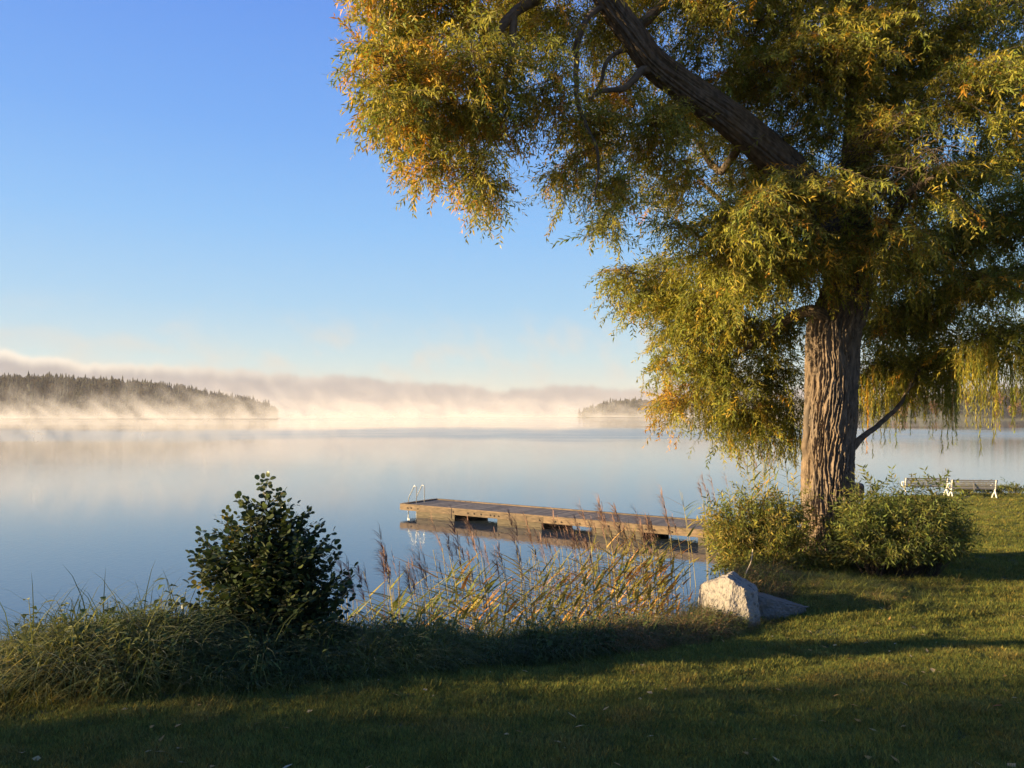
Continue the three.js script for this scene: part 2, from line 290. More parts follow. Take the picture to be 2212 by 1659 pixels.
function strand(seed, L) {   // a weeping shoot hanging along -Y
  const b = new MB(), r = rng(seed), pts = [], rad = []; let x = 0, z = 0;
  for (let k = 0; k <= 8; k++) { pts.push(V(x, -L * k / 8, z)); rad.push(0.003); x += (r() - 0.5) * 0.05; z += (r() - 0.5) * 0.05; }
  b.tube(pts, rad, 3, [0.9, 0.7, 0.4]);
  const n = Math.round(L * 34);
  for (let k = 0; k < n; k++) { const t = k / n * 8, i = Math.min(7, Math.floor(t)), o = pts[i].clone().lerp(pts[i + 1], t - i), a = r() * 6.28, v = 0.7 + 0.6 * r(); b.leaf(o, V(Math.cos(a) * 0.5, -0.75 - 0.3 * r(), Math.sin(a) * 0.5).normalize(), V(Math.cos(a), 0.5, Math.sin(a)).normalize(), 0.065 + 0.045 * r(), 0.018, 0.2, [v, v, v]); }
  return b.geo();
}
class Instances {
  constructor(geos) { this.geos = geos; this.list = geos.map(() => []); }
  add(v, m, c) { this.list[v].push([m, c]); }
  build(name, mat, parent) { this.list.forEach((l, v) => { if (!l.length) return; const m = new THREE.InstancedMesh(this.geos[v], mat, l.length); m.name = name; m.userData.kind = 'stuff'; l.forEach(([a, c], k) => { m.setMatrixAt(k, a); m.setColorAt(k, c); }); m.castShadow = m.receiveShadow = true; parent.add(m); }); return this.list.reduce((s, l) => s + l.length, 0); }
}
const qFrom = (dir, roll) => { const x = dir.clone().normalize(), u = Math.abs(x.y) > 0.98 ? V(1, 0, 0) : V(0, 1, 0), z = V().crossVectors(x, u).normalize(), y = V().crossVectors(z, x); const m = new THREE.Matrix4().makeBasis(x, y, z); return new THREE.Quaternion().setFromRotationMatrix(m).multiply(new THREE.Quaternion().setFromAxisAngle(V(1, 0, 0), roll)); };
const pick = (a, r) => a[Math.floor(r() * a.length)];

const TD = 16, tree = base('willow_tree', 'old leaning willow with furrowed trunk and yellowing drooping crown', 'tree');
{
  const root = onGround(at(1800, 1200, TD).x, TD, -0.15); tree.position.copy(root);
  const L = (u, v, d) => at(u, v, d).sub(root);
  const barkCol = (p, k) => { const v = 0.72 + 0.35 * n3(p.x * 9, p.y * 2.2, p.z * 9 + k) + 0.18 * n3(p.x * 30, p.y * 8, p.z * 30), w = 0.5 + 0.5 * n3(p.x * 1.5, p.y * 0.8, p.z * 1.5 + 4); return [lerp(0.16, 0.19, w) * v, lerp(0.125, 0.135, w) * v, lerp(0.095, 0.085, w) * v]; };
  // furrowed bark: long ridges that fork and join, real relief
  const ridge = (a, y, R, amp, seed) => { const tw = 0.16 * n2(y * 0.35, seed) - y * 0.035 + 0.035 * n2(y * 2.2, a * 2 + seed), x = Math.cos(a + tw) * R * 13, z = Math.sin(a + tw) * R * 13, n = 1 - Math.abs(n3(x, y * 0.8, z + seed)), m = 1 - Math.abs(n3(x * 2.2, y * 3.4, z * 2.2 + seed)), f = n3(x * 5, y * 14, z * 5); return 1 + (amp * (Math.pow(n, 1.8) - 0.5) + 0.45 * amp * (m - 0.6) + 0.12 * amp * f) / R; };
  const trunkPts = [L(1812, 1262, TD), L(1800, 1190, TD), L(1789, 1100, TD), L(1788, 1000, TD), L(1794, 900, TD), L(1797, 800, TD), L(1802, 715, TD), L(1826, 640, TD), L(1836, 560, TD + 0.1), L(1842, 440, TD + 0.3), L(1849, 290, TD + 0.5), L(1856, 120, TD + 0.6), L(1850, -80, TD + 0.8), L(1862, -330, TD + 1)];
  const trunkRad = [0.78, 0.58, 0.485, 0.49, 0.525, 0.515, 0.505, 0.44, 0.36, 0.29, 0.235, 0.19, 0.13, 0.05];
  { const [P, R] = curve(trunkPts, trunkRad, 420), b = new MB();
    b.tube(P, R, 360, (a, k, p) => barkCol(p, 0), (a, k, p) => ridge(a, p.y, R[k], 0.072, 1) * (1 + 0.07 * Math.sin(2 * a + p.y) + 0.16 * sstep(-p.y, -0.9, 0.1) * Math.max(0, Math.sin(4 * a + 1))));
    part('trunk', b.geo(), MAT.bark, tree); }
  const limbs = [
    [[[1815, 560, 16.1], [1775, 470, 15.9], [1720, 385, 15.6], [1650, 318, 15.3], [1560, 245, 15], [1470, 182, 14.8], [1405, 130, 14.6], [1362, 70, 14.4], [1312, 0, 14.2], [1250, -90, 14], [1160, -190, 13.8]], [0.42, 0.40, 0.355, 0.32, 0.29, 0.275, 0.26, 0.24, 0.21, 0.16, 0.08]],
    [[[1848, 330, 16.5], [1900, 300, 16.4], [1955, 352, 16.2], [2010, 402, 16], [2090, 455, 15.8], [2190, 540, 15.6]], [0.2, 0.19, 0.165, 0.14, 0.1, 0.04]],
    [[[1842, 965, 16], [1868, 938, 16.1], [1905, 912, 16.4], [1945, 868, 16.8], [1985, 800, 17.2], [2060, 740, 17.5]], [0.09, 0.06, 0.05, 0.042, 0.035, 0.015]],
    [[[1836, 600, 16.2], [1770, 560, 16.8], [1690, 520, 17.6], [1600, 470, 18.4], [1500, 380, 19]], [0.2, 0.15, 0.11, 0.08, 0.03]],
    [[[1803, 705, 16], [1760, 672, 15.6], [1700, 690, 16.6], [1630, 740, 17.3], [1540, 800, 17.7]], [0.16, 0.11, 0.085, 0.06, 0.02]],
    [[[1765, 1020, 16], [1742, 965, 15.95], [1744, 910, 15.9], [1752, 860, 15.85], [1756, 800, 15.9]], [0.14, 0.09, 0.07, 0.05, 0.01]],
    [[[1848, 400, 16.6], [1880, 300, 17.4], [1950, 200, 18.4], [2050, 90, 19.2], [2150, -60, 20]], [0.2, 0.16, 0.13, 0.09, 0.04]],
    [[[1850, 480, 16.2], [1880, 500, 15.4], [1920, 480, 14.4], [1960, 420, 13.4], [2020, 380, 12.4]], [0.16, 0.12, 0.1, 0.07, 0.03]],
    [[[1560, 245, 15], [1590, 320, 16.2], [1555, 370, 17], [1520, 330, 17.6], [1470, 260, 18.2]], [0.13, 0.1, 0.08, 0.06, 0.02]],
    [[[1362, 70, 14.4], [1300, 18, 14.2], [1258, 60, 14], [1243, 170, 13.9], [1262, 262, 13.8], [1292, 330, 13.7], [1285, 430, 13.7]], [0.07, 0.062, 0.055, 0.05, 0.04, 0.03, 0.012]],
    [[[1440, 165, 14.7], [1395, 152, 14.5], [1348, 190, 14.3], [1310, 196, 14.2], [1262, 215, 14]], [0.1, 0.08, 0.06, 0.045, 0.02]],
    [[[1400, 125, 14.6], [1350, 108, 14.5], [1315, 130, 14.5], [1300, 170, 14.5], [1275, 220, 14.5]], [0.06, 0.05, 0.04, 0.035, 0.015]],
    [[[1250, -90, 14], [1180, -20, 13.7], [1110, 30, 13.4], [1050, 90, 13.2], [985, 150, 13], [930, 215, 12.9]], [0.14, 0.115, 0.09, 0.075, 0.055, 0.02]],
    [[[1110, 30, 13.4], [1105, 110, 13.3], [1090, 175, 13.3], [1068, 230, 13.2]], [0.07, 0.06, 0.045, 0.02]],
    [[[1362, 70, 14.4], [1420, 20, 14.9], [1480, -60, 15.4], [1560, -160, 15.9]], [0.12, 0.09, 0.07, 0.03]],
    [[[1720, 385, 15.6], [1660, 420, 14.8], [1600, 440, 14], [1540, 500, 13.3]], [0.12, 0.09, 0.06, 0.02]],
  ];
  limbs.forEach(([pts, rad], k) => { const b = new MB(), thick = rad[0] > 0.15, [P, R] = curve(pts.map((q) => L(...q)), rad, pts.length * (thick ? 20 : 9)), jit = (p, i) => { if (i > 2 && !thick) { p.x += 0.03 * n3(p.x * 2, p.y * 2, k); p.y += 0.03 * n3(p.y * 2, p.z * 2, k + 7); } }; P.forEach(jit); b.tube(P, R, thick ? 120 : 12, (a, i, p) => barkCol(p, k).map((v) => v * 0.8), (a, i, p) => thick ? ridge(a, p.x * 0.7 + p.y * 0.7, Math.max(R[i], 0.08), 0.055 * Math.min(1, R[i] / 0.2), k + 2) : 1 + 0.1 * n3(p.x * 6, p.y * 6, a)); part(k === 0 ? 'limb' : 'branch', b.geo(), MAT.bark, tree); });

  // crown: clumps [u, v, d, ru, rv (plate px), depth radius m, twig count, yellowing]
  const C = [
    // far left spread over the water
    [860, 60, 13.3, 95, 95, 1.1, 60, 0.5], [960, 30, 13.4, 120, 90, 1.3, 70, 0.3], [1080, 60, 13.6, 110, 90, 1.3, 60, 0.25], [850, 190, 13, 95, 75, 1.0, 55, 0.55], [950, 180, 13.1, 100, 80, 1.1, 60, 0.4], [1055, 190, 13.3, 90, 85, 1.1, 50, 0.25], [880, 290, 12.9, 75, 70, 0.9, 44, 0.65], [965, 300, 13, 80, 75, 1.0, 50, 0.4], [1050, 300, 13.1, 70, 70, 0.9, 36, 0.25], [935, 370, 12.9, 60, 40, 0.7, 26, 0.6], [1035, 390, 13, 55, 60, 0.7, 30, 0.6], [1060, 440, 13, 38, 45, 0.5, 18, 0.55], [800, 235, 12.9, 50, 40, 0.6, 18, 0.35], [820, 130, 13.1, 55, 50, 0.7, 20, 0.5],
    // under and over the big limb
    [1190, 60, 14.2, 90, 80, 1.3, 44, 0.3], [1300, 60, 15.2, 90, 80, 1.5, 50, 0.3], [1190, 220, 14, 70, 80, 1.1, 36, 0.2], [1275, 330, 13.8, 85, 85, 1.1, 48, 0.2], [1330, 240, 14.8, 85, 80, 1.2, 44, 0.25], [1225, 400, 13.7, 70, 45, 0.8, 26, 0.2], [1320, 440, 13.7, 70, 55, 0.9, 34, 0.3], [1420, 330, 14.6, 90, 95, 1.4, 56, 0.2], [1450, 440, 15.5, 75, 60, 1.2, 34, 0.45], [1500, 240, 16.6, 95, 90, 1.5, 60, 0.2], [1310, 495, 13.6, 36, 30, 0.5, 12, 0.35], [1440, 500, 15, 45, 34, 0.7, 16, 0.5], [1400, 30, 16.4, 90, 80, 1.4, 54, 0.2],
    // above the limb, heart of the crown
    [1520, 60, 15, 115, 95, 1.9, 70, 0.12], [1660, 80, 15, 120, 110, 2.0, 78, 0.1], [1640, 210, 14.2, 105, 95, 1.7, 66, 0.08], [1770, 200, 15, 105, 110, 1.9, 70, 0.08], [1740, 330, 15.4, 90, 70, 1.4, 39, 0.1], [1620, 400, 16.6, 100, 80, 1.6, 47, 0.2], [1560, 330, 17.2, 80, 70, 1.3, 31, 0.2], [1800, 40, 15.5, 120, 100, 2, 70, 0.08], [1930, 60, 15, 120, 110, 2, 70, 0.08], [1900, 200, 14.6, 110, 105, 1.9, 62, 0.08], [2050, 120, 15, 115, 120, 2, 70, 0.06], [2160, 60, 15.4, 110, 120, 2, 62, 0.06], [2140, 230, 14.6, 110, 120, 1.8, 62, 0.05], [2020, 260, 14.2, 95, 90, 1.6, 42, 0.08], [2230, 330, 14.4, 90, 130, 1.6, 47, 0.05], [2130, 370, 15, 80, 80, 1.3, 28, 0.08],
    // the bright skirt before and beside the trunk
    [1820, 440, 14.6, 105, 75, 1.4, 71, 0.06], [1700, 480, 14.4, 110, 85, 1.5, 79, 0.08], [1580, 520, 14.6, 95, 80, 1.4, 76, 0.08], [1930, 480, 14.4, 110, 90, 1.5, 74, 0.08], [1830, 560, 14.4, 120, 80, 1.4, 84, 0.07], [1690, 600, 14.2, 110, 80, 1.4, 80, 0.08], [1560, 630, 16.1, 100, 80, 1.3, 82, 0.1], [1430, 600, 16.2, 85, 40, 0.9, 40, 0.2], [1350, 595, 16.2, 45, 25, 0.5, 14, 0.25], [1440, 670, 17.6, 80, 45, 0.9, 42, 0.25], [1350, 670, 17.7, 36, 20, 0.4, 9, 0.2], [1480, 740, 17.7, 75, 60, 1, 51, 0.2], [1590, 740, 17.5, 85, 70, 1.2, 68, 0.08], [1690, 720, 17.6, 70, 75, 1.1, 47, 0.08], [1440, 800, 17.8, 45, 45, 0.7, 24, 0.55], [1460, 880, 17.8, 50, 48, 0.7, 30, 0.65], [1560, 840, 17.7, 75, 70, 1.1, 56, 0.12], [1660, 830, 17.8, 75, 80, 1.1, 49, 0.1], [1620, 920, 17.8, 70, 55, 0.9, 37, 0.12], [1690, 920, 18.0, 45, 60, 0.8, 28, 0.12], [1560, 920, 17.8, 45, 45, 0.7, 24, 0.15],
    [1960, 385, 13.2, 90, 70, 1.0, 50, 0.08], [2060, 430, 13.4, 90, 75, 1.0, 50, 0.06], [1890, 330, 13.6, 80, 70, 1.0, 40, 0.08], [1830, 360, 13.8, 70, 70, 0.9, 30, 0.08], [1835, 190, 13.8, 80, 80, 1.0, 36, 0.08], [1390, 640, 16, 80, 40, 0.8, 34, 0.2], [1330, 610, 16, 36, 22, 0.5, 10, 0.25], [1500, 680, 16.6, 80, 60, 1.0, 50, 0.15], [1520, 800, 17.6, 70, 60, 1.0, 40, 0.2],
    // right of the trunk, further back and hanging
    [1920, 620, 16.8, 90, 80, 1.3, 60, 0.15], [2030, 560, 15.6, 100, 90, 1.4, 66, 0.08], [2130, 520, 15, 95, 90, 1.4, 60, 0.06], [1910, 720, 17.4, 75, 75, 1.2, 54, 0.2], [1990, 700, 17, 80, 80, 1.2, 54, 0.2], [2080, 650, 15.6, 85, 80, 1.2, 48, 0.08], [2170, 640, 15, 80, 90, 1.2, 48, 0.06], [1920, 810, 17.6, 75, 60, 1.1, 48, 0.15], [2010, 800, 17.4, 75, 60, 1.1, 46, 0.12], [2110, 750, 15.4, 60, 50, 0.9, 26, 0.08], [2190, 740, 14.8, 55, 60, 0.9, 28, 0.06], [2230, 520, 14.8, 70, 110, 1.2, 40, 0.05],
    // the top of the tree above the picture
    [900, -90, 13.8, 140, 110, 1.6, 40, 0.3], [1150, -120, 14.5, 160, 120, 2, 44, 0.2], [1400, -130, 15.5, 170, 130, 2.4, 50, 0.15], [1650, -160, 15.5, 190, 160, 2.8, 60, 0.1], [1900, -160, 15.5, 190, 160, 2.8, 60, 0.1], [2150, -140, 15.6, 180, 150, 2.6, 54, 0.1], [2330, 60, 15.5, 120, 160, 2.4, 46, 0.06], [2340, 380, 15.2, 110, 160, 2.2, 40, 0.06], [1800, -380, 16, 240, 150, 3, 40, 0.1],
  ];
  const limbPath = curve(limbs[0][0].slice(1, 10).map((q) => L(...q)), [1, 1], 60)[0], bare = (p) => { for (const q of limbPath) if (p.z > q.z && (p.x - q.x) ** 2 + (p.y - q.y) ** 2 < 0.38) return true; return false; };
  const r = rng(77), leaves = new Instances([spray(1, 0.5, 14, 0.135, 0.028, 1.0), spray(2, 0.42, 12, 0.125, 0.028, 1.15), spray(3, 0.58, 15, 0.14, 0.028, 0.85), spray(4, 0.36, 11, 0.12, 0.028, 1.3)]), hang = new Instances([strand(1, 0.9), strand(2, 1.25), strand(3, 0.65)]), tw = new MB();
  const tint = (p, yel) => { const k = n3(p.x * 0.55, p.y * 0.55, p.z * 0.55) + 0.6 * n3(p.x * 1.6, p.y * 1.6, p.z * 1.6 + 3), c = (k > 1.1 - 1.2 * yel - 0.25 * r() || r() < 0.03 + 0.08 * yel) ? pick(YELLOWS, r) : pick(GREENS, r), f = 0.75 + 0.5 * r(); return rgb(c[0] * f, c[1] * f, c[2] * f); };
  for (const [u, v, d0, ru, rv, rz0, T, yel] of C) {
    const low = v > 650, d = d0 + (low ? 0.4 * (r() - 0.5) + 0.4 : 2.6 * (r() - 0.3)), rz = rz0 * (low ? 1.25 : 1.8), c = L(u, v, d), k = d / 1661, rx = ru * k, ry = rv * k;
    for (let t = 0; t < T * (low ? (u > 1840 ? 1.3 : 1.0) : 0.8); t++) {
      const th = r() * 6.283, h = r() * 2 - 1, s = Math.sqrt(1 - h * h), q = 0.72 + 0.38 * r();
      const end = c.clone().add(V(Math.cos(th) * s * rx * q, h * ry * q, Math.sin(th) * s * rz * q));
      const start = c.clone().add(V((r() - 0.5) * rx * 0.9, (r() - 0.2) * ry * 0.7, (r() - 0.5) * rz * 0.9));
      const len = end.distanceTo(start), mid = start.clone().lerp(end, 0.5).add(V((r() - 0.5) * 0.25, 0.16 * len, (r() - 0.5) * 0.25)), n = Math.max(3, Math.round(len / 0.17)), [P] = curve([start, mid, end], [1, 1, 1], n);
      tw.tube(P, P.map((_, i) => 0.009 * (1 - 0.75 * i / n)), 4, [1, 1, 1]);
      for (let i = 1; i <= n; i++) for (let e = 0; e < 2; e++) {
        if (e && r() < 0.62) continue;
        const along = P[i].clone().sub(P[i - 1]).normalize(), a = r() * 6.283, dir = along.multiplyScalar(0.75).add(V(Math.cos(a) * 0.9, 0.25 - 0.9 * r(), Math.sin(a) * 0.9)).normalize(), sc = 0.75 + 0.5 * r();
        if (bare(P[i]) && r() < 0.94) continue;
        if (i === n && e) dir.copy(P[n].clone().sub(P[n - 1]).normalize());
        leaves.add(Math.floor(r() * 4), new THREE.Matrix4().compose(P[i], qFrom(dir, (r() - 0.5) * 1.6), V(sc, sc, sc)), tint(P[i].clone().add(root), yel));
      }
    }
  }
  // hanging fringes
  const fringe = (u0, u1, v0, v1, d0, d1, n, lo, hi, yel) => { for (let k = 0; k < n; k++) { const t = r(), p = L(lerp(u0, u1, t), lerp(v0, v1, t) - r() * 60, lerp(d0, d1, r())), s = lerp(lo, hi, r() * r()); hang.add(Math.floor(r() * 3), new THREE.Matrix4().compose(p, new THREE.Quaternion().setFromAxisAngle(V(0, 1, 0), r() * 6.28), V(1, s, 1)), tint(p.clone().add(root), yel)); } };
  fringe(1500, 1730, 860, 950, 17.2, 18.4, 190, 0.6, 1.25, 0.12); fringe(1600, 1700, 940, 985, 17.2, 18.2, 36, 0.6, 1.15, 0.12); fringe(1850, 2075, 850, 830, 16.8, 18, 260, 0.7, 1.5, 0.16); fringe(2070, 2230, 775, 790, 14.6, 15.6, 130, 0.7, 1.7, 0.06); fringe(2110, 2150, 760, 780, 14.8, 15.2, 16, 1, 1.7, 0.1); fringe(1390, 1500, 860, 900, 17.4, 18.0, 26, 0.4, 0.7, 0.6); fringe(1020, 1090, 430, 470, 12.9, 13.1, 14, 0.3, 0.5, 0.5); fringe(1200, 1340, 430, 500, 13.5, 13.8, 24, 0.3, 0.6, 0.25); fringe(1700, 2200, 600, 640, 14.4, 16, 120, 0.6, 1.1, 0.08);
  part('twigs', tw.geo(), MAT.twig, tree);
  const n1 = leaves.build('foliage', MAT.willow, tree), n22 = hang.build('hanging_foliage', MAT.willow, tree);
  console.log('willow sprays', n1, 'strands', n22, 'twig tris', tw.i.length / 3);
}

// ---------------------------------------------------------------- bushes
function bush(name, label, blobs, rootU, rootV, rootD, geos, cols, seed, scale, mat) {
  const rp = at(rootU, rootV, rootD), root = onGround(rp.x, rootD, -0.03), o = base(name, label, 'bush', root), r = rng(seed), I = new Instances(geos), st = new MB();
  for (const [u, v, d, ru, rv, rz, T] of blobs) {
    const c = at(u, v, d).sub(root), k = d / 1661;
    for (let t = 0; t < T; t++) {
      const th = r() * 6.283, h = r() * 1.7 - 0.7, s = Math.sqrt(Math.max(0, 1 - h * h)), q = 0.6 + 0.45 * r(), end = c.clone().add(V(Math.cos(th) * s * ru * k * q, h * rv * k * q, Math.sin(th) * s * rz * q));
      const gx = lerp(c.x, end.x, 0.4) * 0.75, gz = lerp(c.z, end.z, 0.4) * 0.75, start = V(gx, ground(root.x + gx, -(root.z + gz)) - root.y - 0.02, gz);
      if (end.y < start.y + 0.15) end.y = start.y + 0.15 + 0.2 * r();
      const mid = start.clone().lerp(end, 0.55).add(V((r() - 0.5) * 0.15, 0.12, (r() - 0.5) * 0.15)), len = end.distanceTo(start), n = Math.max(4, Math.round(len / 0.11)), [P] = curve([start, mid, end], [1, 1, 1], n);
      st.tube(P, P.map((_, i) => 0.008 * (1 - 0.7 * i / n)), 4, [1, 1, 1]);
      for (let i = Math.ceil(n * 0.25); i <= n; i++) { const al = P[i].clone().sub(P[i - 1]).normalize(), a = r() * 6.283, dir = al.multiplyScalar(i === n ? 2 : 0.7).add(V(Math.cos(a) * 0.8, 0.1 - 0.3 * r(), Math.sin(a) * 0.8)).normalize(), sc = scale * (0.7 + 0.5 * r()), cc = pick(cols, r), f = 0.7 + 0.6 * r(); I.add(Math.floor(r() * geos.length), new THREE.Matrix4().compose(P[i], qFrom(dir, (r() - 0.5) * 2), V(sc, sc, sc)), rgb(cc[0] * f, cc[1] * f, cc[2] * f)); }
    }
  }
  part('stems', st.geo(), MAT.twig, o); I.build('foliage', mat, o); return o;
}
const shrubGeo = [spray(21, 0.36, 9, 0.16, 0.034, 1.2), spray(22, 0.42, 10, 0.17, 0.032, 1.05), spray(23, 0.3, 8, 0.15, 0.036, 1.35)];
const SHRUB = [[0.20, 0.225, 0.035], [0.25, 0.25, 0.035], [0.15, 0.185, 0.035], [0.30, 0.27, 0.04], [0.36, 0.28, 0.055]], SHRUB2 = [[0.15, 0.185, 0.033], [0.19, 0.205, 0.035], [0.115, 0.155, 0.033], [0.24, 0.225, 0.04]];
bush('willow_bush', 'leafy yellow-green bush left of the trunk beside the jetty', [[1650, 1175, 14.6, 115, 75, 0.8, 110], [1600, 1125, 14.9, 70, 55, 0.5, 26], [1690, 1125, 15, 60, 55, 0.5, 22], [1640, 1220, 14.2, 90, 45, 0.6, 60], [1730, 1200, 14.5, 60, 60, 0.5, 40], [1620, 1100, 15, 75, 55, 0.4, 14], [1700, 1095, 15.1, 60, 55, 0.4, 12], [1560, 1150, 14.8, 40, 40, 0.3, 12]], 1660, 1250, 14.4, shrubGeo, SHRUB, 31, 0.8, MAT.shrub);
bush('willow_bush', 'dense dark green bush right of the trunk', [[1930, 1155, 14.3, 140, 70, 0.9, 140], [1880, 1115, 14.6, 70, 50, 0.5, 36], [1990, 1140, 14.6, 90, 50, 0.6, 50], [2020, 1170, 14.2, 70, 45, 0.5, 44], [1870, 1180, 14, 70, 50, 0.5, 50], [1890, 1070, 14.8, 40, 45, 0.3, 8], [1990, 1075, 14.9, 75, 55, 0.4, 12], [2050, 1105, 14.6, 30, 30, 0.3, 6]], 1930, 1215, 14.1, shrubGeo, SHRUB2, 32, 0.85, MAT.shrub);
bush('shore_shrub', 'low leafy shrub behind the right bench', [[2085, 1068, 37.4, 30, 12, 0.5, 26], [2130, 1068, 37.4, 32, 12, 0.5, 26]], 2110, 1074, 37.4, shrubGeo, SHRUB2, 33, 1.2, MAT.shrub);
bush('shore_shrub', 'small leafy shrub at the waterline near the right edge', [[2200, 1076, 36.8, 18, 8, 0.4, 18], [2178, 1080, 36.8, 8, 4, 0.3, 6]], 2195, 1082, 36.8, shrubGeo, SHRUB2, 34, 1.1, MAT.shrub);

// ---------------------------------------------------------------- the round-leaved alder shrub on the bank
{
  const alderSpray = (seed) => { const b = new MB(), r = rng(seed), L = 0.3, pts = []; for (let k = 0; k <= 4; k++) pts.push(V(L * k / 4, 0.03 * Math.sin(k), 0.02 * k * Math.cos(seed)));
    b.tube(pts, [0.004, 0.0035, 0.003, 0.002, 0.001], 4, [0.5, 0.4, 0.3]);
    for (let k = 0; k < 9; k++) { const t = (k + 0.5) / 9 * 4, i = Math.min(3, Math.floor(t)), o = pts[i].clone().lerp(pts[i + 1], t - i), a = k * 2.5 + r(), dir = V(0.7, 0.15 - 0.5 * r(), 0).add(V(0, Math.sin(a) * 0.5, Math.cos(a) * 1)).normalize(), up = V(0.2 * (r() - 0.5), 1, 0.5 * (r() - 0.5)).normalize(), side = V().crossVectors(dir, up).normalize(), n = V().crossVectors(side, dir), len = 0.05 + 0.025 * r(), w = len * 0.44, v = 0.7 + 0.6 * r(), c = [v, v, v];
      o.addScaledVector(dir, 0.015); const m = b.vert(o.clone().addScaledVector(dir, len * 0.5), c), ring = [];
      for (let s = 0; s < 9; s++) { const an = s / 9 * 6.283, f = -Math.cos(an) * 0.5 + 0.5; ring.push(b.vert(o.clone().addScaledVector(dir, len * f).addScaledVector(side, Math.sin(an) * w * (0.85 + 0.3 * f)).addScaledVector(n, len * (0.10 * Math.abs(Math.sin(an)) - 0.22 * f * f)), c)); }
      for (let s = 0; s < 9; s++) b.tri(m, ring[s], ring[(s + 1) % 9]); }
    return b.geo(); };
  const geos = [alderSpray(1), alderSpray(2), alderSpray(3)], r = rng(5), D = 7.9, rp = at(590, 1440, D), root = onGround(rp.x, D, -0.03), o = base('alder_shrub', 'dark round-leaved alder shrub standing on the bank', 'shrub', root), I = new Instances(geos), st = new MB();
  const cols = [[0.03, 0.05, 0.012], [0.042, 0.062, 0.014], [0.055, 0.07, 0.015], [0.035, 0.055, 0.016]];
  const tips = [[575, 1085, 0], [608, 1102, 0.1], [540, 1125, -0.1], [650, 1140, 0], [560, 1150, 0.2], [615, 1160, -0.2], [495, 1150, 0.1], [505, 1190, -0.2], [460, 1200, 0.1], [668, 1185, 0.1], [685, 1195, -0.1], [640, 1200, -0.3], [450, 1245, 0.05], [455, 1225, -0.1], [705, 1240, 0.1], [715, 1262, -0.2], [560, 1220, -0.4], [600, 1230, 0.4], [470, 1290, -0.2], [430, 1320, 0.1], [420, 1350, -0.1], [730, 1290, 0], [690, 1300, -0.3], [520, 1290, -0.45], [620, 1300, -0.5], [560, 1350, -0.5], [660, 1360, -0.5], [480, 1360, -0.4], [720, 1370, -0.3], [440, 1390, -0.2], [590, 1400, -0.55], [700, 1420, -0.4], [520, 1400, -0.5], [640, 1330, 0.4], [540, 1330, 0.4], [700, 1330, 0.3], [490, 1320, 0.4], [585, 1280, 0.1], [645, 1260, 0.1], [530, 1250, 0.1]];
  for (const [u, v, dz] of tips) {
    const end = at(u, v, D + dz).sub(root), start = V((r() - 0.5) * 0.3 + end.x * 0.25, 0, (r() - 0.5) * 0.3), mid = start.clone().lerp(end, 0.5).add(V(-end.x * 0.12, 0.1, 0)), len = end.distanceTo(start), n = Math.max(6, Math.round(len / 0.085)), [P] = curve([start, mid, end], [1, 1, 1], n);
    st.tube(P, P.map((_, i) => 0.011 * (1 - 0.8 * i / n)), 5, [1, 1, 1]);
    const f0 = 0.12; for (let i = Math.ceil(n * f0); i <= n; i++) for (let e = 0; e < 3; e++) {
      const al = P[i].clone().sub(P[i - 1]).normalize(), a = r() * 6.283, dir = al.multiplyScalar(i === n ? 2.5 : 0.7).add(V(Math.cos(a), 0.15, Math.sin(a))).normalize(), sc = (0.8 + 0.45 * r()) * (i > n - 2 ? 0.75 : 1), c = pick(cols, r), f = 0.75 + 0.5 * r();
      I.add(Math.floor(r() * 3), new THREE.Matrix4().compose(P[i], qFrom(dir, (r() - 0.5) * 1.2), V(sc, sc, sc)), r() < 0.03 ? rgb(0.16, 0.13, 0.02) : rgb(c[0] * f, c[1] * f, c[2] * f)); }
  }
  part('stems', st.geo(), MAT.twig, o); I.build('foliage', MAT.alder, o);
}

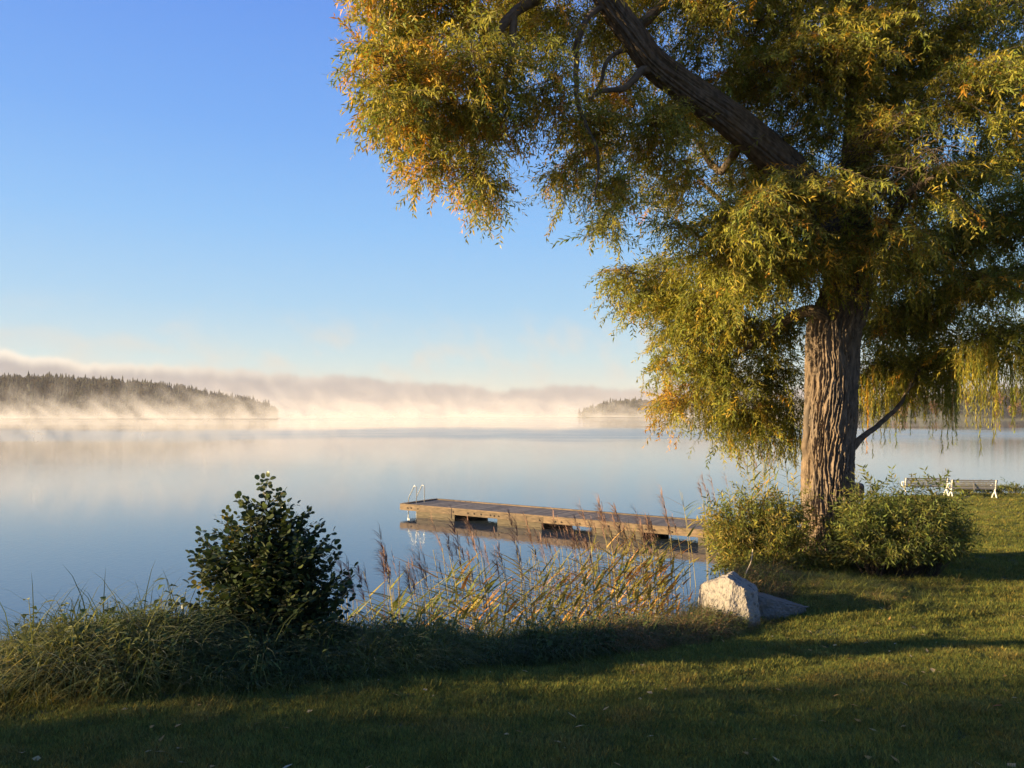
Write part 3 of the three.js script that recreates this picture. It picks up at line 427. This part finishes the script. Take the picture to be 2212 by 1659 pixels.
// ---------------------------------------------------------------- jetty
const J0 = V(-4.77, 0, -33.06), JW = 2.35, JL = 16.6, JROT = -0.5967;
{
  const wood = (seed, base, k = 1) => { const t = noiseTex(256, (x, y) => { const g = 0.5 + 0.5 * wrapN(x * 1, y, 6, seed), f = 0.5 + 0.5 * n3(x * 3, y * 60, seed), s = 0.5 + 0.5 * n3(x * 8, y * 8, seed + 4); const v = (0.62 + 0.3 * f + 0.22 * (g - 0.5) + 0.2 * (s - 0.5)) * k; return base.map((b) => b * v); }, 1, true); return new THREE.MeshStandardMaterial({ map: t, roughness: 0.85 }); };
  const deckM = [wood(1, [0.52, 0.48, 0.43]), wood(2, [0.47, 0.44, 0.40]), wood(3, [0.56, 0.51, 0.45]), wood(4, [0.43, 0.40, 0.36])], sideM = [wood(5, [0.52, 0.44, 0.34]), wood(6, [0.47, 0.40, 0.31]), wood(7, [0.56, 0.47, 0.36])], cribM = [wood(8, [0.40, 0.36, 0.28]), wood(9, [0.35, 0.315, 0.245])], iron = std([0.05, 0.04, 0.035], 0.6, { metalness: 0.6 });
  const j = base('jetty', 'weathered wooden jetty on timber cribs reaching into the lake', 'jetty', J0); j.rotation.y = JROT;
  const r = rng(91), boxG = (w, h, d) => { const g = new THREE.BoxGeometry(w, h, d), p = g.attributes.position, nn = g.attributes.normal, uv = g.attributes.uv; for (let i = 0; i < p.count; i++) { const x = p.getX(i), y = p.getY(i), z = p.getZ(i); const long = w >= d && w >= h ? x : d >= h ? z : y, rest = Math.abs(nn.getY(i)) > 0.5 ? (w >= d ? z : x) : (h >= Math.max(w, d) ? (w > d ? x : z) : y); uv.setXY(i, long / 2.2, rest / 0.5); } return g; };
  const variants = [0, 1, 2].map((k) => boxG(0.136, 0.045, JW - 0.16));
  const n = Math.floor(JL / 0.145);
  for (let k = 0; k < n; k++) { const m = part('plank', variants[k % 3], deckM[Math.floor(r() * 4)], j); m.position.set(0.12 + k * 0.145, 0.475 + (r() - 0.5) * 0.008, -JW / 2); m.rotation.y = (r() - 0.5) * 0.006; }
  const runs = [[0, 1.1], [1.1, 7.2], [7.2, 9.2], [9.2, 14.6], [14.6, JL]];
  runs.forEach(([a, b], k) => {
    for (const [nm, z, y, h, t] of [['side_board', 0.0, 0.385, 0.235, 0.05], ['side_board', -JW, 0.385, 0.235, 0.05], ['edge_board', -0.045, 0.52, 0.035, 0.15], ['edge_board', -JW + 0.045, 0.52, 0.035, 0.15]]) { const m = part(nm, boxG(b - a - 0.006, h, t), sideM[(k + (nm === 'edge_board' ? 1 : 0)) % 3], j); m.position.set((a + b) / 2, y - (k % 2) * 0.003, z); }
  });
  { const m = part('end_board', boxG(0.05, 0.235, JW - 0.06), sideM[1], j); m.position.set(-0.03, 0.385, -JW / 2); const e = part('edge_board', boxG(0.15, 0.035, JW - 0.25), sideM[2], j); e.position.set(0.04, 0.524, -JW / 2); }
  for (const z of [-0.6, -1.18, -1.76]) { const m = part('beam', boxG(JL - 0.1, 0.15, 0.1), cribM[0], j); m.position.set(JL / 2, 0.37, z); }
  for (const px of [355, 377, 422, 657, 755, 797, 843, 905, 930, 960, 1232, 1338, 1378, 1498, 1690, 1760, 1890, 1937, 1993, 2112]) {
    const q = ((1400 + px * 0.5877) / 1.8228 - 1106) / 1661, t = (33.06 * q + 4.77) / (0.827 + 0.562 * q), m = part('bolt', new THREE.CylinderGeometry(0.028, 0.034, 0.035, 8), iron, j); m.rotation.x = Math.PI / 2; m.position.set(t, 0.37 + 0.03 * (r() - 0.5), 0.04);
  }
  for (const [a, b] of [[0.9, 2.93], [5.06, 7.1], [9.23, 11.2], [13.2, 15.3]]) {   // timber cribs: boards stacked round each, real gaps between
    for (let k = 0; k < 3; k++) { const y = 0.165 - k * 0.2; for (const z of [-0.045, -JW + 0.045]) { const m = part('crib_board', boxG(b - a, 0.192, 0.05), cribM[k % 2], j); m.position.set((a + b) / 2, y, z - (z > -1 ? 0.004 * k : 0)); } for (const x of [a + 0.03, b - 0.03]) { const m = part('crib_board', boxG(0.05, 0.192, JW - 0.145), cribM[(k + 1) % 2], j); m.position.set(x, y, -JW / 2); } }
  }
  // bathing ladder
  const steel = std([0.27, 0.27, 0.265], 0.35, { metalness: 0.9 }), lad = base('bathing_ladder', 'steel bathing ladder with two hooped handrails at the jetty end', 'ladder', J0.clone()); lad.rotation.y = JROT;
  for (const z of [-0.62, -1.14]) { const c = new THREE.CatmullRomCurve3([V(0.36, 0.5, z), V(0.36, 0.8, z), V(0.36, 1.1, z), V(0.34, 1.2, z), V(0.28, 1.245, z), V(0.21, 1.21, z), V(0.16, 1.12, z), V(0.06, 0.95, z), V(-0.04, 0.79, z), V(-0.08, 0.7, z), V(-0.1, 0.55, z), V(-0.1, 0.1, z), V(-0.1, -0.7, z)], false, 'centripetal', 0.5); part('handrail', new THREE.TubeGeometry(c, 90, 0.017, 10), steel, lad); }
  for (const y of [0.22, -0.06, -0.34]) { const m = part('rung', new THREE.BoxGeometry(0.09, 0.03, 0.52), steel, lad); m.position.set(-0.1, y, -0.88); }
}

// ---------------------------------------------------------------- benches
{
  const white = std([0.6, 0.58, 0.52], 0.5), slatM = [std([0.20, 0.195, 0.19], 0.7), std([0.165, 0.16, 0.16], 0.7), std([0.235, 0.225, 0.215], 0.7)];
  const bench = (u, d, turn, label) => {
    const p = at(u, 1070, d), o = base('park_bench', label, 'bench', onGround(p.x, d, 0.0), 'white park benches by the water'); o.rotation.y = turn;   // local -Z faces the lake
    const endShape = (x) => { const geos = [], tube = (pts, r) => geos.push(new THREE.TubeGeometry(new THREE.CatmullRomCurve3(pts.map(([z, y]) => V(x, y, z))), 14, r, 7));
      tube([[0.24, -0.03], [0.13, 0.2], [0.02, 0.38], [-0.22, 0.42]], 0.032); tube([[-0.26, -0.03], [-0.15, 0.18], [0.0, 0.3], [0.1, 0.44]], 0.032); tube([[0.08, 0.4], [0.12, 0.6], [0.2, 0.86]], 0.03); tube([[0.14, 0.62], [-0.1, 0.66], [-0.3, 0.6], [-0.24, 0.42]], 0.028); return mergeGeometries(geos); };
    for (const x of [-0.92, 0.92]) part('end_frame', endShape(x), white, o);
    part('middle_brace', new THREE.BoxGeometry(0.035, 0.46, 0.02).translate(0, 0.62, 0.17), slatM[1], o).rotation.x = 0.0;
    const back = new RoundedBoxGeometry(1.98, 0.062, 0.03, 2, 0.008), seat = new RoundedBoxGeometry(1.98, 0.028, 0.058, 2, 0.008);
    for (let k = 0; k < 5; k++) { const m = part('back_slat', back, slatM[k % 3], o); m.position.set(0, 0.5 + k * 0.083, 0.105 + k * 0.019); m.rotation.x = 0.22; }
    for (let k = 0; k < 6; k++) { const m = part('seat_slat', seat, slatM[(k + 1) % 3], o); m.position.set(0, 0.445 - 0.004 * k, 0.06 - k * 0.068); }
  };
  bench(2101, 35, -0.14, 'white-framed slatted park bench, the clear one nearest the right edge');
  bench(1999, 36, -0.10, 'white-framed slatted park bench half hidden by the bush');
}
{ // dark bin behind the trunk
  const p = at(1851, 1075, 22.5), o = base('litter_bin', 'dark rounded litter bin peeping out behind the willow trunk', 'bin', onGround(p.x, 22.5)), black = std([0.02, 0.018, 0.017], 0.45);
  part('post', new THREE.CylinderGeometry(0.03, 0.03, 0.95, 10).translate(0, 0.46, 0), black, o); part('body', new RoundedBoxGeometry(0.36, 0.5, 0.34, 5, 0.1).translate(0, 1.14, 0), black, o); part('opening', new RoundedBoxGeometry(0.2, 0.1, 0.02, 3, 0.02).translate(0, 1.26, 0.176), std([0.006, 0.006, 0.006], 0.8), o);
}

// ---------------------------------------------------------------- boulder
{
  const [bx, bd] = seen(1604, 1352), c = onGround(bx, bd + 0.32, 0.06), o = base('boulder', 'pale split granite boulder lying at the foot of the bank', 'rock', c); o.scale.set(0.80, 0.84, 0.8);
  const g = new THREE.IcosahedronGeometry(1, 40), p = g.attributes.position, cc = [], v = V();
  const planes = [[-0.80, 0.30, 0.52, 0.42], [-0.35, 0.2, 0.9, 0.44], [0.94, 0.12, 0.3, 0.40], [0.42, 0.9, 0.1, 0.46], [-0.3, 0.92, -0.2, 0.56], [0, 0, -1, 0.6], [-1, 0.1, -0.1, 0.56], [0.55, 0.3, 0.8, 0.46]];
  for (let i = 0; i < p.count; i++) {
    v.fromBufferAttribute(p, i).normalize(); let rr = 0.95;
    for (const [a, b, d2, w] of planes) { const l = Math.hypot(a, b, d2), k = (v.x * a + v.y * b + v.z * d2) / l; if (k > 0.02) rr = Math.min(rr, w / k); }
    const f = rr * (1 + 0.03 * n3(v.x * 3, v.y * 3, v.z * 3) + 0.014 * n3(v.x * 9, v.y * 9, v.z * 9) + 0.010 * n3(v.x * 24, v.y * 24, v.z * 24) + 0.008 * n3(v.x * 60, v.y * 60, v.z * 60));
    v.multiplyScalar(f); p.setXYZ(i, v.x * 1.0, v.y * 1.12 + 0.02, v.z);
    const s = n3(v.x * 7, v.y * 7, v.z * 7 + 3), s2 = n3(v.x * 26, v.y * 26, v.z * 26), dark = sstep(s + 0.5 * s2, 0.45, 0.7), w = 0.9 + 0.16 * s2;
    cc.push(lerp(0.25, 0.10, dark) * w, lerp(0.225, 0.092, dark) * w, lerp(0.19, 0.083, dark) * w);
  }
  g.setAttribute('color', new THREE.Float32BufferAttribute(cc, 3)); g.computeVertexNormals();
  part('rock', g, MAT.plain, o);
  // the low tail of stone running off to the right
  const g2 = new THREE.IcosahedronGeometry(1, 24), p2 = g2.attributes.position, c2 = [];
  for (let i = 0; i < p2.count; i++) { v.fromBufferAttribute(p2, i); const f = 1 + 0.12 * n3(v.x * 2 + 5, v.y * 2, v.z * 2) + 0.04 * n3(v.x * 8, v.y * 8, v.z * 8); p2.setXYZ(i, v.x * 0.66 * f + 0.62, Math.min(v.y * f * 0.5, 0.44 - 0.36 * (v.x + 1) * 0.5) + 0.02, v.z * 0.3 * f - 0.1); const s2 = n3(v.x * 16, v.y * 16, v.z * 16), w = 0.8 + 0.25 * s2; c2.push(0.15 * w, 0.138 * w, 0.12 * w); }
  g2.setAttribute('color', new THREE.Float32BufferAttribute(c2, 3)); g2.computeVertexNormals(); part('stone_tail', g2, MAT.plain, o);
}
{ // pale stick stuck in the grass behind the boulder
  const p = at(1604, 1262, 12.4), s = onGround(p.x, 12.4, -0.05), o = base('dead_stick', 'bare pale stick leaning out of the grass behind the boulder', 'stick', s), b = new MB(), [P, R] = curve([V(0, 0, 0), V(0.06, 0.25, 0), V(0.13, 0.42, 0.02), V(0.17, 0.62, 0)], [0.012, 0.011, 0.009, 0.008], 14);
  b.tube(P, R, 7, [0.42, 0.33, 0.22]); part('stem', b.geo(), MAT.plain, o);
}

// ---------------------------------------------------------------- bank growth: long grass, weeds
function tuft(seed, n, len, wid, spread, bend, dead) {
  const b = new MB(), r = rng(seed);
  for (let k = 0; k < n; k++) { const a = r() * 6.283, q = Math.sqrt(r()) * spread, out = V(Math.cos(a), 0, Math.sin(a)), lean = 0.15 + 0.5 * r(), v = 0.65 + 0.6 * r(), col = r() < dead ? [v * 1.9, v * 1.35, v * 1.0] : [v, v, v]; b.blade(V(out.x * q, 0, out.z * q), V(out.x * lean, 1, out.z * lean), out.clone().multiplyScalar(0.9).add(V(0, -0.75, 0)), len * (0.55 + 0.6 * r()), wid * (0.7 + 0.6 * r()), bend * (0.5 + r()), col, 4); }
  return b.geo();
}
function weed(seed) { const b = new MB(), r = rng(seed); for (let k = 0; k < 5; k++) { const a = r() * 6.28, h = 0.2 + 0.25 * r(), top = V(Math.cos(a) * 0.12, h, Math.sin(a) * 0.12); b.tube([V(0, 0, 0), top.clone().multiplyScalar(0.5).add(V(0, 0.03, 0)), top], [0.003, 0.003, 0.002], 3, [0.8, 0.8, 0.6]); for (let i = 0; i < 7; i++) { const t = 0.3 + 0.7 * i / 6, q = r() * 6.28, v = 0.7 + 0.6 * r(); b.leaf(top.clone().multiplyScalar(t), V(Math.cos(q), 0.1 - 0.5 * r(), Math.sin(q)).normalize(), V(0, 1, 0), 0.06 + 0.05 * r(), 0.035 + 0.02 * r(), 0.2, [v, v, v]); } } return b.geo(); }
const longG = [tuft(1, 24, 0.5, 0.008, 0.07, 2.4, 0.15), tuft(2, 28, 0.62, 0.009, 0.09, 2.8, 0.2), tuft(3, 22, 0.4, 0.008, 0.06, 2.0, 0.2), tuft(4, 26, 0.66, 0.009, 0.08, 2.3, 0.1)];
{
  const o = base('bank_grass', 'long arching grass and weeds along the top of the bank', 'grass'); o.userData.kind = 'stuff';
  const r = rng(301), I = new Instances([...longG, weed(1), weed(2)]);
  for (let k = 0; k < 52000; k++) {
    const x = -7.5 + r() * 12.5, d = 5.6 + r() * 9, s = inland(x, d); if (s < -0.15 || s > (x < -0.5 ? 2.55 : 2.25)) continue;
    if (Math.abs(x) > 0.74 * d + 0.5) continue;
    const ease = 1 - sstep(s, (x < -0.5 ? 2.0 : 1.75) + 0.3 * n2(x * 1.2, d * 1.2), x < -0.5 ? 2.6 : 2.25); if (r() > 0.55 * (0.35 + 0.65 * ease)) continue;
    const dead = sstep(x, -0.4, 1.6) * (0.5 + 0.5 * n2(x * 0.9, d * 0.9)), k0 = n2(x * 0.6 + 4, d * 0.6);
    let c = k0 > 0.2 ? [0.12, 0.14, 0.03] : [0.08, 0.11, 0.028]; if (r() < dead * 0.75) c = [0.20, 0.13, 0.05]; if (x < -3.2 && r() < 0.6) c = [0.20, 0.20, 0.045];
    const f = 0.7 + 0.6 * r(), v = r() < 0.13 ? 4 + Math.floor(r() * 2) : Math.floor(r() * 4);
    let sc = (0.62 + 0.55 * r()) * lerp(0.6, 1, ease) * (x < -2.9 ? 1.2 : 1) * (x < -4.4 ? lerp(0.25, 1, sstep(x, -5.0, -4.2)) : 1); if (x > 1.6) sc *= 0.75;
    I.add(v, new THREE.Matrix4().compose(onGround(x, d, -0.02), new THREE.Quaternion().setFromAxisAngle(V(0, 1, 0), r() * 6.28), V(sc, sc * (0.85 + 0.3 * r()), sc)), rgb(c[0] * f, c[1] * f, c[2] * f));
  }
  const R2 = [[3.4, 11.2, 0.8, 110, 0.4], [4.6, 12.3, 1.4, 420, 0.46], [6.3, 13.4, 1.3, 260, 0.42], [5.4, 12.0, 1.2, 160, 0.4], [8.3, 13.9, 0.9, 60, 0.35], [3.6, 13.6, 0.9, 140, 0.8], [16.5, 36.4, 2, 60, 0.5]];   // rough grass by boulder and tree foot
  for (const [cx, cd, rad, n, s] of R2) for (let k = 0; k < n; k++) { const a = r() * 6.28, q = Math.sqrt(r()) * rad, x = cx + Math.cos(a) * q, d = cd + Math.sin(a) * q, f = 0.7 + 0.6 * r(), c = r() < 0.2 ? [0.26, 0.19, 0.06] : [0.18, 0.20, 0.04], sc = s * (0.6 + 0.6 * r()); I.add(Math.floor(r() * 4), new THREE.Matrix4().compose(onGround(x, d, -0.02), new THREE.Quaternion().setFromAxisAngle(V(0, 1, 0), r() * 6.28), V(sc, sc, sc)), rgb(c[0] * f, c[1] * f, c[2] * f)); }
  console.log('bank tufts', I.build('tufts', MAT.grass, o));
}
{ // straw-dry upright stems by the boulder
  const o = base('dry_grass', 'straw-coloured dry grass stems standing left of the boulder', 'grass'); o.userData.kind = 'stuff';
  const r = rng(303), I = new Instances([tuft(31, 22, 0.62, 0.007, 0.06, 0.35, 0), tuft(32, 18, 0.75, 0.007, 0.05, 0.5, 0)]);
  const put = (cx, cd, rx, rd, n, col, s0) => { for (let k = 0; k < n; k++) { const x = cx + (r() * 2 - 1) * rx, d = cd + (r() * 2 - 1) * rd, f = 0.7 + 0.6 * r(), s = s0 * (0.7 + 0.5 * r()); if (inland(x, d) < -0.4) continue; I.add(Math.floor(r() * 2), new THREE.Matrix4().compose(onGround(x, d, -0.02), new THREE.Quaternion().setFromAxisAngle(V(0, 1, 0), r() * 6.28), V(s, s, s)), rgb(col[0] * f, col[1] * f, col[2] * f)); } };
  put(2.15, 11.6, 0.25, 0.35, 34, [0.36, 0.22, 0.10], 1.0); put(1.9, 11.3, 0.5, 0.5, 40, [0.30, 0.19, 0.08], 0.95); put(0.4, 10.5, 1.2, 0.5, 90, [0.46, 0.27, 0.09], 0.95); put(0.9, 10.9, 1.2, 0.5, 70, [0.52, 0.33, 0.10], 0.95); put(-0.2, 10.2, 0.8, 0.4, 40, [0.24, 0.24, 0.05], 0.9); put(-0.9, 9.6, 0.35, 0.3, 30, [0.36, 0.21, 0.10], 0.9);
  I.build('stems', MAT.grass, o);
}

// ---------------------------------------------------------------- reeds, each a plant of its own
{
  const r = rng(404), protos = [];
  const makeReed = (seed, H, cols, plume) => {
    const q = rng(seed), o = new THREE.Group(), st = new MB(), lv = new MB(), pts = [], lean = 0.12 + 0.25 * q(); let L;
    for (let k = 0; k <= 10; k++) { const t = k / 10; pts.push(V(-lean * H * 0.35 * t * t, H * t, 0.05 * H * t * (q() - 0.5) * 0.3)); }
    st.tube(pts, pts.map((_, k) => 0.0034 * (1 - 0.5 * k / 10)), 5, [0.24, 0.20, 0.07]);
    const n = 13 + Math.floor(q() * 5); for (let k = 0; k < n; k++) { const t = 0.28 + 0.62 * k / n, f = t * 10, i = Math.floor(f), p = pts[i].clone().lerp(pts[i + 1], f - i), s = k % 2 ? 1 : -1, a = (q() - 0.5) * 1.4, dir = V(s * Math.cos(a) * 0.95 - 0.4, 0.2 + 0.5 * q(), Math.sin(a)).normalize(), c = pick(cols, q), v = 0.75 + 0.5 * q(); lv.blade(p, dir, V(dir.x * 0.8 - 0.25, -0.7, dir.z * 0.8), (0.19 + 0.16 * q()) * (s > 0 ? 0.72 : 1), 0.015 + 0.007 * q(), 0.1 + 0.7 * q(), c.map((x) => x * v), 5); }
    part('stem', st.geo(), MAT.plain, o); part('leaves', lv.geo(), MAT.reed, o);
    if (plume) { const pl = new MB(), top = pts[10]; for (let k = 0; k < 34; k++) { const t = q(), a = q() * 6.28, p = top.clone().add(V(-0.05 * t, -0.02 + 0.17 * t, 0)), v = 0.7 + 0.6 * q(); pl.blade(p, V(Math.cos(a) * 0.45 - 0.5, 0.7, Math.sin(a) * 0.45), V(-0.5, -0.8, 0.1), 0.07 + 0.05 * q(), 0.006, 1.4, [0.17 * v, 0.10 * v, 0.075 * v], 2); } part('plume', pl.geo(), MAT.plain, o); }
    return o;
  };
  const GR = [[0.18, 0.21, 0.04], [0.26, 0.25, 0.05], [0.15, 0.18, 0.045]], GO = [[0.64, 0.36, 0.09], [0.68, 0.30, 0.08], [0.46, 0.36, 0.07], [0.28, 0.26, 0.05]];
  for (let k = 0; k < 10; k++) protos.push(makeReed(500 + k, 1, k % 2 ? GO : k % 3 ? [...GR, GO[2], GO[0]] : GR, k % 5 < 3));
  const KIND = ['green and tan reed with a drooping plume among the bank reeds', 'golden autumn reed with a drooping plume among the bank reeds', 'slim green reed without a plume among the bank reeds', 'golden reed without a plume among the bank reeds'];
  const plant = (x, d, H, v, label, group) => { const o = protos[v].clone(); o.name = numbered('reed'); o.position.copy(onGround(x, d)); if (o.position.y < -0.25) o.position.y = -0.25; o.scale.set(H, H, H).multiply(V(0.9, 1, 0.9)); o.rotation.y = (r() - 0.5) * 1.1; o.rotation.z = (r() - 0.5) * 0.12; tag(o, label, 'reed', group); scene.add(o); };
  for (let k = 0; k < 150; k++) {
    const t = r(), u = lerp(760, 1540, t), s0 = -0.35 + r() * 1.0; let x, d;
    const bx = lerp(-2.1, 2.85, Math.pow(t, 0.92)), bd = 9.3 + 0.55 * Math.max(0, bx + 2.1) + 0.10 * Math.max(0, bx) ** 2; x = bx + (r() - 0.5) * 0.5; d = bd + 0.2 + r() * 1.2;
    const s = inland(x, d); if (s < -1.0 || s > 0.9) { k -= 0.0; }
    const gold = r() < 0.3 + 0.5 * sstep(x, -0.8, 0.5), v = gold ? 1 + 2 * Math.floor(r() * 5) : 2 * Math.floor(r() * 5), pl = v % 5 < 3, g = ground(x, d), H = clamp(2.02 + 0.55 * r() * r() + (r() < 0.12 ? 0.25 : 0) + (x < -0.8 ? -0.12 : 0) - Math.max(g, -0.25), 0.9, 2.7);
    plant(x, d, H, v, KIND[(gold ? 1 : 0) + (pl ? 0 : 2)], 'reeds along the bank');
  }
  for (let k = 0; k < 22; k++) { const x = 4.4 + r() * 2.4, d = 18.6 + r() * 2, v = 2 * Math.floor(r() * 5); plant(x, d, 2.0 + 0.7 * r(), v, 'green reed standing between the jetty and the willow', 'reeds beside the jetty root'); }
}
// dark seed stalks of dock
{
  const dock = (u, v, d, H, label) => { const p = at(u, v, d), o = base('dock_stalk', label, 'plant', onGround(p.x, d, -0.02)), r = rng(Math.round(u)), st = new MB(), sd = new MB(), top = V(0.03, H, 0); st.tube([V(0, 0, 0), V(0.02, H * 0.5, 0), top], [0.006, 0.005, 0.003], 5, [0.09, 0.045, 0.03]); part('stem', st.geo(), MAT.plain, o);
    for (let k = 0; k < 220; k++) { const t = 0.58 + 0.42 * r(), a = r() * 6.28, w = 0.05 * (1.05 - t) + 0.012, c = 0.7 + 0.6 * r(); sd.leaf(V(0.02 * t + Math.cos(a) * w * r(), H * t, Math.sin(a) * w * r()), V(Math.cos(a), 0.6, Math.sin(a)).normalize(), V(0, 1, 0), 0.016, 0.013, 0.2, [0.075 * c, 0.025 * c, 0.018 * c]); } part('seed_head', sd.geo(), MAT.plain, o);
    const lf = new MB(); for (let k = 0; k < 6; k++) { const a = r() * 6.28, c = 0.7 + 0.6 * r(); lf.leaf(V(0.02, H * (0.15 + 0.08 * k), 0), V(Math.cos(a), -0.3, Math.sin(a)).normalize(), V(0, 1, 0), 0.12, 0.03, 0.2, [0.12 * c, 0.045 * c, 0.03 * c]); } part('leaves', lf.geo(), MAT.reed, o); };
  const h = (u, v, d) => { const p = at(u, v, d); return p.y - ground(p.x, d); };
  dock(343, 1283, 8.3, h(343, 1283, 8.3), 'lone dark red dock seed stalk left of the alder'); dock(826, 1210, 9.7, h(826, 1214, 9.7), 'left dark dock stalk of the pair among the reeds'); dock(858, 1205, 9.9, h(858, 1208, 9.9), 'right dark dock stalk of the pair among the reeds');
}

// ---------------------------------------------------------------- lawn
{
  const o = base('lawn_grass', 'short mown grass covering the slope', 'grass'); o.userData.kind = 'stuff';
  const short = (seed, n, len, spread) => { const b = new MB(), r = rng(seed); for (let k = 0; k < n; k++) { const a = r() * 6.283, q = Math.sqrt(r()) * spread, out = V(Math.cos(a), 0, Math.sin(a)), v = 0.6 + 0.7 * r(), c = r() < 0.18 ? [v * 1.7, v * 1.2, v] : [v, v, v]; b.blade(V(Math.cos(a * 3) * q, 0, Math.sin(a * 5) * q), V(out.x * 0.5, 1, out.z * 0.5), out.clone().multiplyScalar(0.8).add(V(0, -0.4, 0)), len * (0.5 + 0.7 * r()), 0.0055, 0.8 * r(), c, 2); } return b.geo(); };
  const r = rng(606), I = new Instances([short(1, 24, 0.038, 0.06), short(2, 28, 0.034, 0.07), short(3, 22, 0.045, 0.055), short(4, 24, 0.03, 0.07)]);
  const grow = (n, d0, d1, s0) => { for (let k = 0; k < n; k++) {
    const d = d0 * Math.pow(d1 / d0, r()), x = (r() * 2 - 1) * (0.70 * d + 0.4), s = inland(x, d); if (s < 1.6 || (x > -4.5 && x < 2.5 && s < 1.9)) continue;
    const a = fbm(x * 0.35 + 3, d * 0.35, 3), b = n2(x * 1.6, d * 1.6 + 8), brown = clamp(0.32 * sstep(-x, -1.5, 3) * (1 - sstep(d, 5.5, 7)) + 0.55 * a + 0.3 * b - 0.05, 0, 1);
    const c = [lerp(0.125, 0.22, brown), lerp(0.15, 0.17, brown), lerp(0.03, 0.052, brown)], f = 0.75 + 0.5 * r(), sc = s0 * (0.7 + 0.5 * r()) * (1 + d / 26) * (1 + 0.35 * b);
    I.add(Math.floor(r() * 4), new THREE.Matrix4().compose(onGround(x, d, -0.004), new THREE.Quaternion().setFromAxisAngle(V(0, 1, 0), r() * 6.28), V(sc, sc * (0.7 + 0.5 * r()), sc)), rgb(c[0] * f, c[1] * f, c[2] * f));
  } };
  grow(85000, 3.4, 12, 0.9); grow(75000, 10.5, 39, 1.15);
  console.log('lawn tufts', I.build('blades', MAT.grass, o));
}
// fallen leaves
{
  const r = rng(707), mk = (seed, lobed) => { const b = new MB(), q = rng(seed), c = [1, 1, 1]; b.leaf(V(-0.03, 0, 0), V(1, 0.12, 0.1 * q()).normalize(), V(0, 1, 0), lobed ? 0.055 : 0.08, lobed ? 0.042 : 0.022, 0.1, c); return b.geo(); };
  const geos = [mk(1, 0), mk(2, 0), mk(3, 1)], mats = [[0.42, 0.31, 0.14], [0.40, 0.23, 0.07], [0.45, 0.38, 0.26], [0.33, 0.12, 0.045]].map((c) => leafMat({ vertexColors: true, color: rgb(...c), transmission: 0.2 }));
  const L = ['pale buff leaf fallen on the lawn', 'golden brown leaf fallen on the lawn', 'bleached whitish leaf fallen on the lawn', 'rusty red leaf fallen on the lawn'];
  let k = 0; while (k < 190) { const d = 3.8 * Math.pow(6, r()), x = (r() * 2 - 1) * 0.66 * d; if (inland(x, d) < 2.2) continue; const near = Math.hypot(x - 4.5, d - 10.5) < 2.6; if (!near && r() < 0.35) continue; const m = Math.floor(r() * r() * 4), me = new THREE.Mesh(geos[Math.floor(r() * 3)], mats[m]); me.name = numbered('fallen_leaf'); me.position.copy(onGround(x, d, 0.028)); me.rotation.set((r() - 0.5) * 0.5, r() * 6.28, (r() - 0.5) * 0.9); const s = 0.75 + 0.5 * r(); me.scale.set(s, s, s); me.castShadow = me.receiveShadow = true; scene.add(me); tag(me, L[m], 'leaf', ['pale buff fallen leaves', 'golden brown fallen leaves', 'bleached fallen leaves', 'rusty fallen leaves'][m]); k++; }
}
// ---------------------------------------------------------------- the tree out of view at the left whose shade lies on the foreground
{
  const o = base('shade_tree', 'tree outside the picture to the left shading the foreground', 'tree', onGround(-27, -1.6)), r = rng(808), b = new MB(), I = new Instances([spray(41, 0.9, 14, 0.26, 0.10, 0.9)]);
  b.tube([V(0, -0.2, 0), V(0.1, 2, 0), V(0, 6, 0.2), V(0.2, 11, 0)], [0.3, 0.24, 0.17, 0.04], 14, [0.1, 0.08, 0.06]);
  for (let k = 0; k < 2300; k++) { const a = r() * 6.283, h = r() * 2 - 1, s = Math.sqrt(1 - h * h), q = Math.cbrt(r()), p = V(Math.cos(a) * s * 3.4 * q, 6.2 + h * 5 * q, Math.sin(a) * s * 4.2 * q); I.add(0, new THREE.Matrix4().compose(p, qFrom(V(r() - 0.5, r() - 0.7, r() - 0.5), r() * 6), V(1, 1, 1)), rgb(0.08, 0.1, 0.02)); }
  part('trunk', b.geo(), MAT.plain, o); I.build('foliage', MAT.willow, o);
}

renderer.render(scene, camera);
